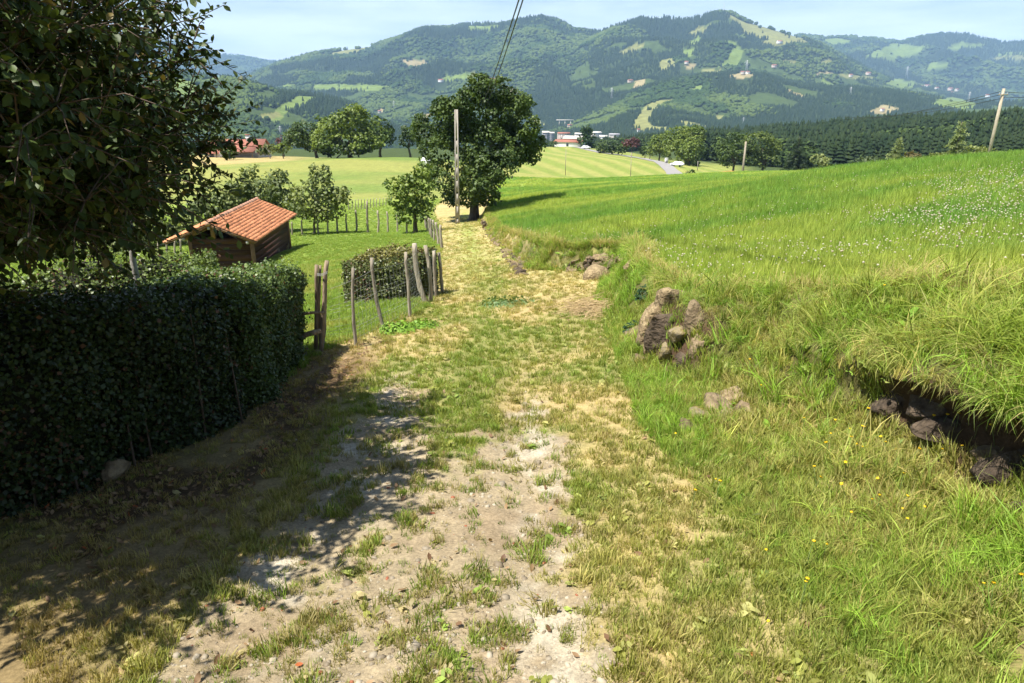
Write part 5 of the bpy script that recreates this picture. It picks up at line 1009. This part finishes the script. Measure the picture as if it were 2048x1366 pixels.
# ================================================================== POLES AND LINES
pbase = Vector((P(915, 446, 55).x, 55.0, 0)); pbase.z = gz(pbase.x, 55.0); ptop = P(912.5, 219, 55.0); root = empty('concrete_pole', pbase)
H_ = ptop.z - pbase.z; wb, wt = .36, .26
def pw(f_): return wb + (wt - wb) * f_
mb = MB()
for s in (-1, 1):
    V = []
    for f_ in (0, 1):
        c = (pbase - Vector((0, 0, .4))).lerp(ptop, f_); w_ = pw(f_)
        for x, y in ((.22, -.5), (.5, -.5), (.5, .5), (.22, .5)): V.append(c + Vector((s * x * w_, y * w_ * .8, 0)))
    mb.add(V, [(0, 1, 2, 3), (7, 6, 5, 4), (0, 4, 5, 1), (1, 5, 6, 2), (2, 6, 7, 3), (3, 7, 4, 0)])
part(mb.build('flange', M['concrete']), root)
zs = [.0] + [.052 + k * .116 for k in range(7)]
for k in range(len(zs)):
    f0_ = zs[k] + (.010 if k else 0); f1_ = (zs[k + 1] - .010) if k + 1 < len(zs) else 1.0; V = []
    for f_ in (f0_, f1_):
        c = pbase.lerp(ptop, f_); w_ = pw(f_)
        for x, y in ((-.24, -.44), (.24, -.44), (.24, .44), (-.24, .44)): V.append(c + Vector((x * w_, y * w_ * .8, 0)))
    mb = MB(); mb.add(V, [(3, 2, 1, 0), (4, 5, 6, 7), (0, 1, 5, 4), (1, 2, 6, 5), (2, 3, 7, 6), (3, 0, 4, 7)]); part(mb.build('web_panel', M['concrete']), root)
tag(root, 'square concrete utility pole with step holes in front of the oak', 'pole')
def pole(name, label, u0, v0, u1, v1, Y, w_, mat='postwood', arm=False):
    b = far(u0, v0, Y); t = P(u1, v1, Y); root = empty(name, b); mb = MB(); r = w_ * Y / FPX / 2; mb.tube([b - Vector((0, 0, .4)), b.lerp(t, .5), t], [r * 1.15, r, r * .8], 10); part(mb.build('shaft', M[mat], smooth=True), root)
    if arm:
        mb = MB(); c = b.lerp(t, .93); mb.bar(c + Vector((-.55, -.12, 0)), c + Vector((.55, -.12, 0)), .10, .10); part(mb.build('crossarm', M[mat]), root)
        for k in (-.45, 0, .45): mb = MB(); mb.tube([c + Vector((k, -.12, .05)), c + Vector((k, -.12, .22))], [.05, .035], 8); part(mb.build('insulator', M['steel']), root)
    return tag(root, label, 'pole'), b, t
_, b1, t1 = pole('wooden_pole', 'tall leaning wooden pole on the clover field crest', 1975, 322, 2008, 177, 84, 6.0, 'postwood', arm=True)
pole('wooden_pole', 'short leaning wooden pole among the round roadside trees', 1485, 348, 1492, 283, 175, 4.2)
pole('wooden_pole', 'thin pole standing alone in the mown meadow before the purple tree', 1261, 356, 1263, 305, 130, 1.3, 'postwood')
pole('wooden_pole', 'very thin pole in the mown meadow below the white barn', 1131, 342, 1132, 296, 160, 1.1, 'postwood')
pole('sign_post', 'thin pale road post beside the tallest roadside trees', 1395, 338, 1396, 322, 205, 1.2, 'concrete')
def line(name, label, a, b, sag, r, n=24, twist=0, cat='cable', parts=1, off=Vector((0, 0, 0))):
    mb = MB(); a, b = Vector(a), Vector(b)
    for q_ in range(parts):
        pts = []
        for k in range(n + 1):
            f_ = k / n; p_ = a.lerp(b, f_) - Vector((0, 0, sag * 4 * f_ * (1 - f_))) + off * q_
            pts.append(p_)
        mb.tube(pts, r, 5)
    o = mb.build(name, M['cable']); return tag(o, label, cat)
A1 = t1.lerp(b1, .06); A2 = P(1862, 233, 150)
far_l = [P(1866, 231, 145), P(1868, 226, 145), P(1874, 224, 145)]
for k, (dz, lb) in enumerate(((.25, 'upper'), (-.05, 'middle'), (-.45, 'lowest'))):
    line('power_line', '%s wire running from the leaning wooden pole towards the valley' % lb, A1 + Vector((-.3 + .3 * k, 0, dz)), far_l[k] + Vector((0, 40, -2)), 1.0, .028)
for k, (dz, lb) in enumerate(((.2, 'upper'), (-.35, 'lower'))):
    line('power_line', '%s wire running from the leaning wooden pole out of the picture' % lb, A1 + Vector((.1, 0, dz)), P(2150, 180 + k * 5, 72), .2, .028)
# bundled cables coming overhead down to the lane
for k, lb in enumerate(('first', 'second')):
    e_ = P(962 + k * 3, 215, 62) + Vector((k * .22, 0, 0)); s_ = P(1044 + k * 8, 0, 20); d_ = (s_ - e_); line('overhead_cable', ('black twisted overhead cable on the oak side of the pair', 'black twisted overhead cable on the field side of the pair')[k], e_, s_ + d_ * .6 + Vector((.0, 0, 1.2)), .55, .022, 30)
# ================================================================== ROCKS
def rocks(name, label, items, cat='rock', piece='stone'):
    c = Vector(items[0][0]); root = empty(name, c)
    for k, (loc, size, seed, mat, rz, tl) in enumerate(items): rock(piece, loc, tuple(q_ * 1.5 for q_ in size), seed, mat, rz, .5, 16, root, tilt=tl)
    return tag(root, label, cat)
def pgh(u, v, back=.05):
    y_ = hit(u, v, 1.6, 40).y + back; return P(u, v, y_)
def pg(u, v, Y, dz=0): p_ = P(u, v, Y); return Vector((p_.x, p_.y, p_.z + dz))
rocks('rock_outcrop', 'jagged pale and mossy rock outcrop with a dark hollow in the bank', [
    (pgh(1335,668,0.15), (.62,.40,.74), 509, 'darkrock', .5, .2), (pgh(1300,655,0.01), (.26,.30,.62), 501, 'palerock', .5, .30), (pgh(1340,612,0.05), (.30,.30,.44), 502, 'palerock', .9, .35), (pgh(1276,672,0.05), (.20,.30,.46), 503, 'stone', .9, .3),
    (pgh(1356,664,-0.05), (.26,.22,.17), 504, 'mossrock', .3, .1), (pgh(1328,706,-0.07), (.14,.18,.30), 505, 'mossrock', .1, .2), (pgh(1300,696,-0.05), (.13,.18,.20), 506, 'palerock', 1.2, 0),
    (pgh(1388,648,0.05), (.24,.30,.52), 507, 'stone', .2, -.3), (pgh(1366,600,0.07), (.26,.26,.24), 508, 'stone', .3, 0), (pgh(1398,690,0.05), (.22,.24,.34), 510, 'stone', 0, .3), (pgh(1318,640,0.03), (.22,.26,.40), 517, 'palerock', 1.5, .2), (pgh(1285,722,0.01), (.16,.2,.14), 515, 'stone', 0, .3), (pgh(1372,728,0.07), (.26,.2,.22), 518, 'darkrock', .4, 0)])
rocks('rock_outcrop', 'low brownish rock ledge in the grass below the jagged outcrop', [
    (pgh(1462,800,0.02), (.30,.28,.28), 511, 'palerock', .3, .2), (pgh(1436,816,0.01), (.28,.26,.22), 512, 'stone', .8, .4), (pgh(1400,836,0.01), (.30,.24,.18), 513, 'mossrock', .5, .1), (pgh(1484,826,0.03), (.22,.22,.26), 514, 'stone', .2, .3), (pgh(1370,860,0.00), (.18,.18,.13), 516, 'stone', .2, .3), (pgh(1450,838,0.01), (.24,.2,.18), 519, 'mossrock', 1.2, .3)])
rocks('rock_outcrop', 'dark stones in the shaded hollow under the bank edge', [
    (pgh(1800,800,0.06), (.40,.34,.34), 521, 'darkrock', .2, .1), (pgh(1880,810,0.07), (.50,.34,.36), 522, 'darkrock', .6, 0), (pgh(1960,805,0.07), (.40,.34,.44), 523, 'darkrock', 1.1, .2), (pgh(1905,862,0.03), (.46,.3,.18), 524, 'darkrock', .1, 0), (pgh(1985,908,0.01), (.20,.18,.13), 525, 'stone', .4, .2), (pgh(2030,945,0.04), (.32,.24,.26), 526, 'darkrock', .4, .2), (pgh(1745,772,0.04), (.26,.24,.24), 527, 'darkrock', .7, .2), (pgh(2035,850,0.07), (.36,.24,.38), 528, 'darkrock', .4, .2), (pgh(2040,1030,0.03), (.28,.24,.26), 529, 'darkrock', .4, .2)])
tag(rock('boulder', pg(1192,553,14.2), (.62,.55,.52), 531, 'palerock', .5, .25, 3, flat=False), 'smooth round grey boulder at the foot of the broken stone wall', 'stone')
tag(rock('stone_block', hit(235, 955) + Vector((0, 0, .04)), (.22,.18,.20), 532, 'stone', .3, .5, 5), 'squarish grey stone lying in the shade below the hedge', 'stone')
random.seed(31); it = []
def wall_run(name, label, pts, n_, sz, mats=('stone', 'stone', 'stone', 'palerock', 'darkrock')):
    it = []
    for k in range(n_):
        f_ = (k + random.uniform(-.3, .3)) / n_ * (len(pts) - 1); a = int(max(0, min(f_, len(pts) - 2))); u = pts[a][0] + (pts[a + 1][0] - pts[a][0]) * (f_ - a); v0 = pts[a][1] + (pts[a + 1][1] - pts[a][1]) * (f_ - a); hgt = pts[a][2]; Yy = pts[a][3] + (pts[a + 1][3] - pts[a][3]) * (f_ - a)
        v = v0 - random.uniform(0, hgt); s = sz * random.uniform(.6, 1.4); it.append((pgh(u, v, -.10), (s * 1.3, s, s * .85), 600 + k * 3 + int(pts[0][0]), random.choice(mats), random.uniform(0, 3), random.gauss(0, .3)))
    rocks(name, label, it, 'wall')
wall_run('dry_stone_wall', 'tumbled dry stone wall facing the viewer beside the round boulder', [(1140,545,22,15.6),(1170,540,26,15.5),(1205,530,22,15.4),(1265,535,22,15.1)], 46, .17)
wall_run('dry_stone_wall', 'dry stone wall edging the lane up towards the oak', [(1046,552,26,16.9),(1030,540,30,18.2),(1012,522,34,20.8),(995,500,24,24.5),(980,480,18,30),(970,462,16,38),(964,450,12,46)], 120, .15)
# ================================================================== PLANTS BY THE PATH, FLOWERS, STRAW
def clump(name, label, c, rad, hgt, n_, leaf, cols, seed, tpl=LEAF_SMALL, cat='plant'):
    rs = np.random.RandomState(seed); root = empty(name, c); d = rs.normal(size=(n_, 3)); d[:, 2] = np.abs(d[:, 2]); d = unit(d); f_ = rs.uniform(.3, 1, n_)[:, None]; C_ = np.array(c) + d * f_ * np.array((rad, rad, hgt)); nrm = unit(d + np.array((0, 0, .5)) + rs.normal(0, .4, (n_, 3)))
    V, F, k = leaves(C_, np.cross(nrm, rs.normal(size=(n_, 3))), nrm, leaf * rs.uniform(.6, 1.4, n_), tpl, 1.5); part(mesh_np('foliage', V, F, M['leaf'], col=np.repeat(lerp(cols[0], cols[1], rs.uniform(size=n_)), k, 0)), root)
    mb = MB()
    for q_ in range(14): e_ = Vector(C_[rs.randint(n_)]); mb.tube([Vector(c) - Vector((0, 0, .02)), e_], [.004, .002], 4, cap=False)
    part(mb.build('stem', M['twig']), root); return tag(root, label, cat)
IV = ((.012, .035, .012), (.03, .07, .022))
clump('ivy', 'dark glossy ivy clump against the near side of the jagged rock outcrop', hit(1268, 668), .17, .20, 240, .05, IV, 701)
clump('ivy', 'small dark ivy sprig on the bank top above the jagged outcrop', pg(1287, 582, 9.2, -.08), .12, .20, 110, .05, IV, 702)
clump('leafy_weed', 'bright lime-green weed at the foot of the leaning stake', hit(796, 664), .30, .16, 520, .05, ((.14, .26, .03), (.24, .38, .05)), 703)
clump('leafy_weed', 'flat bright green weed patch between stake and path', hit(845, 656), .30, .09, 420, .045, ((.14, .26, .03), (.22, .36, .05)), 704)
clump('leafy_weed', 'low grey-green weed mat across the middle of the path', hit(1015, 610), .55, .06, 600, .05, ((.10, .17, .06), (.16, .24, .09)), 705)
sp0 = hit(1180, 626); mb = MB(); random.seed(5)
for k in range(420):
    a_ = random.gauss(.6, .5); c = sp0 + Vector((random.gauss(0, .20), random.gauss(0, .32), random.uniform(0, .09))); d = Vector((math.cos(a_), math.sin(a_), random.gauss(0, .15))) * random.uniform(.08, .2); mb.tube([c - d, c + d], .0035, 3, cap=False)
tag(mb.build('straw_heap', M['straw']), 'small heap of dry cut straw at the path edge', 'straw')
def flower_parts():
    s = MB(); s.tube([(0, 0, 0), (.01, .005, .12), (.005, .01, .22)], [.0022, .0018, .0015], 4); h_ = MB(); n_ = 12
    V = [(0, 0, .226)]; 
    for k in range(n_): a_ = 6.283 * k / n_; r_ = .013 if k % 2 == 0 else .009; V.append((.005 + r_ * math.cos(a_), .01 + r_ * math.sin(a_), .226 + .004 * (k % 2)))
    V.append((.005, .01, .216)); h_.add(V, [(0, 1 + k, 1 + (k + 1) % n_) for k in range(n_)] + [(n_ + 1, 1 + (k + 1) % n_, 1 + k) for k in range(n_)])
    return s, h_
M['yellow'] = plain('yellow_petals', (.72, .47, .012), .6, .15); M['stalk'] = plain('flower_stalk', (.10, .15, .04), .7, .2)
s_, h_ = flower_parts(); st_o = s_.build('stalk', M['stalk']); hd_o = h_.build('flower_head', M['yellow']); stm, hdm = st_o.data, hd_o.data; bpy.data.objects.remove(st_o); bpy.data.objects.remove(hd_o)
rs = np.random.RandomState(44); fl = [(1612,858),(1668,850),(1688,870),(1704,878),(1730,852),(1735,860),(1690,900),(1715,905),(1733,895),(1690,945),(1760,905),(1775,895),(1848,865),(1872,860),(1903,858),(1855,885),(1950,855),(1985,880),(1925,925),(1990,945),(2038,948),(2030,958),(1860,915),(1790,930),(1795,920),(1640,970),(1615,980),(1705,985),(1755,982),(1780,985),(1735,1015),(1745,1020),(1770,1012),(1800,1035),(1690,1045),(1540,1110),(1610,1120),(1635,1105),(1600,1215),(1602,1200),(1545,1265),(1965,1205),(1975,1210),(2030,1215),(2040,1210),(1420,1005),(1415,975),(1380,1018),(1345,870),(1520,780),(1500,745),(1850,560),(2030,575),(1770,592),(1655,880),(1668,925),(1830,1030),(1800,1060)]
for k, (u, v) in enumerate(fl):
    p_ = hit(u + rs.normal(0, 3), v + 24, 1.4, 12); r_ = empty('yellow_flower', p_); r_.rotation_euler = (rs.normal(0, .2), rs.normal(0, .2), rs.uniform(0, 6)); sc_ = rs.uniform(.65, 1.15) * np.interp(p_.y, [2, 5, 9], [.75, .9, 1.3]); r_.scale = (sc_,) * 3
    for nm, me in (('stalk', stm), ('flower_head', hdm)): o = bpy.data.objects.new(nm, me); COL.objects.link(o); o.parent = r_
    tag(r_, 'small yellow daisy-like flower on a thin stalk in the bank grass', 'flower', 'yellow flowers on the bank')
# ================================================================== ROAD AND FAR BUILDINGS
def ribbon(name, pts, lift, mat, skirt=0.0):
    V, F = [], []
    for k, (l_, r_, Y_) in enumerate(pts):
        pass
rl = [(1262,312,268),(1290,315,250),(1318,322,226),(1338,334,190),(1352,344,162),(1362,352,146)]
# centre line of the lane in plan, found from where it is seen
cl_ = [Vector((P(u, v, Y).x, Y, 0)) for u, v, Y in ((1150,300,330),(1200,303,305),(1250,308,282),(1290,314,255),(1320,322,226),(1345,334,196),(1366,344,170),(1378,350,152),(1384,356,136))]
V, F = [], []; K = 0
fine = []
for k in range(len(cl_) - 1):
    for q_ in range(10): fine.append(cl_[k].lerp(cl_[k + 1], q_ / 10))
fine.append(cl_[-1])
for k, c in enumerate(fine):
    d = (fine[min(k + 1, len(fine) - 1)] - fine[max(k - 1, 0)]).normalized(); nx = Vector((-d.y, d.x, 0)); w_ = 2.1 + 1.6 * sstep(200, 150, c.y)
    for s in (-1, -.33, .33, 1): p_ = c + nx * s * float(w_); V.append((p_.x, p_.y, max(gz(p_.x, p_.y), gz(c.x, c.y) - .1) + .12))
F = [(a * 4 + q_, a * 4 + q_ + 1, a * 4 + 5 + q_, a * 4 + 4 + q_) for a in range(len(fine) - 1) for q_ in range(3)]
tag(mesh_np('road', V, np.array(F), M['asphalt']), kind='structure')
cl2 = [Vector((P(u, v, Y).x, Y, 0)) for u, v, Y in ((1384,352,146),(1402,346,160),(1425,342,175),(1470,340,190))]; V = []
fine = [cl2[k].lerp(cl2[k + 1], q_ / 8) for k in range(3) for q_ in range(8)]
for k, c in enumerate(fine):
    d = (fine[min(k + 1, len(fine) - 1)] - fine[max(k - 1, 0)]).normalized(); nx = Vector((-d.y, d.x, 0))
    for s in (-1, -.33, .33, 1): p_ = c + nx * s * 2.0; V.append((p_.x, p_.y, max(gz(p_.x, p_.y), gz(c.x, c.y) - .1) + .126))
F = [(a * 4 + q_, a * 4 + q_ + 1, a * 4 + 5 + q_, a * 4 + 4 + q_) for a in range(len(fine) - 1) for q_ in range(3)]
tag(mesh_np('road', V, np.array(F), M['asphalt']), kind='structure')
def house(name, label, loc, w_, d_, h_, rise, wall, yaw=0, roof='roof', nwin=(3, 1), group=None, over=.4, cat='house', chimney=False, flat=False):
    """gabled building: ridge along its long side, windows and a door in the front"""
    root = empty(name, loc); root.rotation_euler = (0, 0, yaw)
    def add(mb, nm, mat, par=root): o = mb.build(nm, M[mat]); o.parent = par; return o
    mb = MB(); mb.add([(-w_/2,-d_/2,-1),(w_/2,-d_/2,-1),(w_/2,d_/2,-1),(-w_/2,d_/2,-1),(-w_/2,-d_/2,h_),(w_/2,-d_/2,h_),(w_/2,d_/2,h_),(-w_/2,d_/2,h_),(-w_/2,0,h_+rise),(w_/2,0,h_+rise)],
                      [(0,1,5,4),(1,2,6,5),(2,3,7,6),(3,0,4,7),(5,6,9),(7,4,8)]); add(mb, 'wall', wall)
    rf = None
    for s in (-1, 1):
        mb = MB(); sl = math.hypot(d_ / 2, rise); th_ = math.atan2(rise, d_ / 2); L = sl + over; c = Vector((0, s * (d_ / 2 + over * math.cos(th_)) / 2, h_ + rise - (rise + over * math.sin(th_)) / 2 + .08)); mb.box(c, (w_ + 2 * over, L, .16), Euler((-s * th_, 0, 0))); rf = add(mb, 'roof', roof)
    nx, nz_ = nwin
    for a in range(nx):
        for b in range(nz_):
            ww, wh = min(1.1, w_ / nx * .45), min(1.3, h_ / nz_ * .5); x = -w_ / 2 + (a + .5) * w_ / nx; z = (b + .55) * h_ / nz_
            mb = MB(); mb.box((x, -d_ / 2 - .02, z), (ww, .08, wh)); add(mb, 'window', 'glass')
    if chimney:
        mb = MB(); mb.box((w_ * .22, -.8, h_ + rise + .25), (.9, .9, 1.9)); add(mb, 'chimney', 'white', None).parent = rf
        mb = MB(); mb.box((w_ * .22, -.8, h_ + rise + 1.28), (1.15, 1.15, .16)); add(mb, 'chimney_cap', 'roof', None).parent = rf
    return tag(root, label, cat, group)
# red-roofed farmhouse beyond the meadow
hp = P(480, 312, 190); hp.z = gz(hp.x, 190) - .2; ht = P(480, 279, 190).z - hp.z
house('farmhouse', 'long low farmhouse with red tiled roof and white chimney', hp, 13.5, 11, ht - 2.9, 2.9, 'cream', .04, nwin=(5, 1), over=.7, chimney=True)
lp = P(474, 318, 182); lp.z = gz(lp.x, 182); mb = MB(); r_ = empty('lean_to', lp); mb.box((0, 0, 1.9), (10, 3.6, .14), Euler((.22, 0, 0))); mb.build('roof', M['roof'], r_)
for x in (-4.6, 0, 4.6): mb = MB(); mb.box((x, -1.4, .6), (.2, .2, 1.9)); mb.build('post', M['oldwood'], r_)
mb = MB(); mb.box((0, 1.5, .7), (9.8, .2, 1.9)); mb.build('wall', M['grey'], r_); tag(r_, 'open lean-to with red roof in front of the farmhouse', 'shed')
# white barn
bp_ = P(1139, 298, 338); bp_.z = gz(bp_.x, 338) - .3; bt = P(1139, 283, 338).z - bp_.z
house('white_barn', 'long white barn with shallow red-edged roof at the top of the hay meadow', bp_, 13, 8, max(bt - 1.4, 2.6), .9, 'white', -.35, nwin=(1, 1), cat='barn')
house('white_barn', 'cream-roofed annex behind the long white barn', bp_ + Vector((3, 10, .6)), 9, 7, max(bt - 1.0, 3), 1.0, 'cream', -.35, nwin=(1, 1), cat='barn', roof='cream')
# white wrapped bale pile and cars by the road
bl = P(851, 318, 125); bl.z = gz(bl.x, 125); tag(rock('wrapped_bale', bl + Vector((0, 0, .75)), (1.9, 1.8, 1.9), 801, 'plastic', .2, .12, 1, flat=False), 'white plastic-wrapped bale at the edge of the oak crown', 'bale')
def car(name, label, loc, yaw, mat, L=4.1, W_=1.7, H=1.5):
    root = empty(name, loc); root.rotation_euler = (0, 0, yaw); prof = [(-L/2,.35),(-L/2,.85),(-L*.44,.95),(-L*.32,1.42),(L*.12,1.46),(L*.26,1.0),(L*.47,.88),(L/2,.55),(L/2,.35)]
    V = [(x, s * W_ / 2 * (1 if z < 1 else .84), z) for s in (-1, 1) for x, z in prof]; n_ = len(prof); mb = MB(); mb.add(V, [tuple(range(n_ - 1, -1, -1)), tuple(range(n_, 2 * n_))] + [(k, (k + 1) % n_, n_ + (k + 1) % n_, n_ + k) for k in range(n_)]); mb.build('body', M[mat], root)
    mb = MB()
    for s in (-1, 1): mb.box((-L * .10, s * W_ * .44, 1.18), (L * .36, .03, .32))
    mb.build('side_glass', M['glass'], root); mb = MB(); mb.box((L * .20, 0, 1.2), (.04, W_ * .76, .44), Euler((0, -.75, 0))); mb.build('windscreen', M['glass'], root)
    for x in (-L * .3, L * .3):
        for s in (-1, 1): mb = MB(); mb.tube([(x, s * (W_ / 2 - .18), .32), (x, s * (W_ / 2 + .02), .32)], .32, 14); mb.build('wheel', M['dark'], root)
    return tag(root, label, 'car')
M['carwhite'] = plain('white_car_paint', (.75, .75, .75), .25, .02, spec=.5)
c1 = far(1355, 320, 212); car('parked_car', 'white car parked by the road under the roadside trees', c1 + Vector((0, 0, .1)), 2.5, 'carwhite')
c2 = far(1172, 299, 322); car('parked_car', 'white car parked at the foot of the dark barn tree', c2, .3, 'carwhite')
bx_ = far(1333, 318, 222); r_ = empty('meter_cabinet', bx_); mb = MB(); mb.box((0, 0, .75), (.9, .5, 1.7)); mb.build('body', M['white'], r_); mb = MB(); mb.box((0, 0, 1.66), (1.0, .6, .12)); mb.build('cap', M['white'], r_); mb = MB(); mb.box((0, -.26, .8), (.7, .03, 1.2)); mb.build('door', M['grey'], r_); tag(r_, 'small white cabinet beside the road bend', 'cabinet')
M['ochre'] = plain('ochre_earth', (.45, .20, .08), .95, .3, 1)
oe = far(1462, 340, 198); tag(rock('earth_mound', oe + Vector((-1, 0, .4)), (6, 3, 1.6), 811, 'ochre', .1, .4, 2, flat=False), 'ochre earth mound under the round trees by the road', 'mound')
em = far(805, 306, 140); 
# ---- houses scattered over the far slopes
for k, (u, v, w_, c_, lb) in enumerate(HO):
    p_ = HPOS[k]; s = p_.y / 3000.; house('hillside_house', lb, p_ + Vector((0, -6, .5)), w_ * s * 1.5, 11 * s, 7.5 * s, 3.2 * s, c_, random.uniform(-.4, .4), group='houses on the far slopes', nwin=(3, 2), over=.5)
# ---- the valley town
def block(label, u, v, Y, w_, h_, mat, nwin, roofm='roof', yaw=0):
    p_ = P(u, v, Y); house('apartment_block', label, p_, w_, 12, h_, 1.8, mat, yaw, roof=roofm, nwin=nwin, group='valley town', over=.5, cat='building')
block('tall grey and white apartment tower in the valley town', 1091, 289, 1150, 11, 19, 'grey', (4, 7), 'cream', .1)
block('pink apartment block with red roof in the valley town', 1127, 279, 1250, 21, 10.5, 'pink', (7, 4), yaw=.05)
block('low cream block half behind the dark barn tree', 1156, 279, 1300, 12, 10, 'cream', (4, 3), 'cream')
block('cream hillside block just past the dark barn tree', 1192, 276, 1350, 18, 10, 'cream', (6, 3), 'cream', yaw=.3)
block('white town house low beside the cream hillside block', 1206, 282, 1250, 14, 8, 'white', (4, 2), 'cream')
block('pale factory with long flat roof near the pine edge', 1228, 275, 1400, 20, 6, 'cream', (6, 1), 'grey')
block('grey block close behind the apartment tower', 1101, 283, 1300, 13, 15, 'grey', (4, 5), 'cream')
vp = P(1130, 240, 1900); r_ = empty('viaduct', vp); mb = MB(); mb.box((0, 0, 0), (46, 6, 1.6)); mb.build('deck', M['cream'], r_)
for x in (-15, 0, 15): mb = MB(); mb.box((x, 0, -8), (2, 4, 15)); mb.build('pier', M['cream'], r_)
tag(r_, 'pale concrete viaduct crossing the wooded valley', 'bridge')
# ---- pylons and summit mast
def pylon(label, u, v, hpx, group='pylons on the hills', Y=None):
    p_ = hhit(u, v) or P(u, v, 3000); H_ = hpx * p_.y / FPX; root = empty('pylon', p_); w_ = H_ * .11
    def leg(sx, sy): return [(sx * w_, sy * w_, -2), (sx * w_ * .42, sy * w_ * .42, H_ * .55), (sx * w_ * .16, sy * w_ * .16, H_)]
    r = H_ * .011
    for sx, sy in ((-1, -1), (1, -1), (1, 1), (-1, 1)): mb = MB(); mb.tube(leg(sx, sy), r, 4); mb.build('leg', M['steel'], root)
    mb = MB()
    for k in range(6):
        f_, g_ = k / 6, (k + 1) / 6; wa, wb_ = w_ * (1 - .84 * f_), w_ * (1 - .84 * g_)
        for s in (-1, 1): mb.tube([(-s * wa, -wa, H_ * f_), (s * wb_, -wb_, H_ * g_)], r * .6, 3)
    mb.build('bracing', M['steel'], root)
    for z, L in ((.68, .20), (.80, .24), (.92, .17)): mb = MB(); mb.bar((-H_ * L, 0, H_ * z), (H_ * L, 0, H_ * z), r * 1.6, r * 1.6); mb.build('crossarm', M['steel'], root)
    return tag(root, label, 'pylon', group)
for u, v, h_, lb in ((1492,146,22,'pylon in the clearing on the rounded spur'),(1223,198,20,'pylon on the dark wooded slope over the valley town'),(1812,156,20,'pylon above the hillside hamlet'),(1700,192,16,'pylon in the woods below the pale field strip'),(1936,204,18,'pylon over the bright field near the leaning pole'),(788,217,14,'pylon over the low wooded knoll beside the oak'),(562,276,22,'pylon behind the red-roofed farmhouse'),(1486,250,14,'short white mast at the edge of the pine wood')): pylon(lb, u, v, h_)
sm = hhit(1447, 27) or P(1447, 27, 4100); r_ = empty('summit_mast', sm); mb = MB(); mb.tube([(0, 0, -3), (0, 0, 48)], [1.3, .7], 6); mb.build('mast', M['steel'], r_); mb = MB(); mb.box((8, -6, 2), (16, 8, 6)); mb.build('hut', M['grey'], r_)
for z in (30, 40): mb = MB(); mb.bar((-3.5, 0, z), (3.5, 0, z), 1, 1); mb.build('crossarm', M['steel'], r_)
tag(r_, 'radio mast with a small hut on the summit', 'mast')
# ================================================================== HAZE
m = bpy.data.materials.new('haze'); m.use_nodes = True; nt = m.node_tree; nt.nodes.remove(nt.nodes['Principled BSDF']); pv = nt.nodes.new('ShaderNodeVolumePrincipled')
pv.inputs['Color'].default_value = (.42, .67, 1.0, 1); pv.inputs['Density'].default_value = 0.85e-4; pv.inputs['Anisotropy'].default_value = 0.0
nt.links.new(pv.outputs[0], nt.nodes['Material Output'].inputs['Volume'])
mb = MB(); mb.box((0, 6000, 350), (36000, 14800, 1100)); tag(mb.build('haze', m), 'pale blue summer haze over the valley', 'haze', kind='stuff')
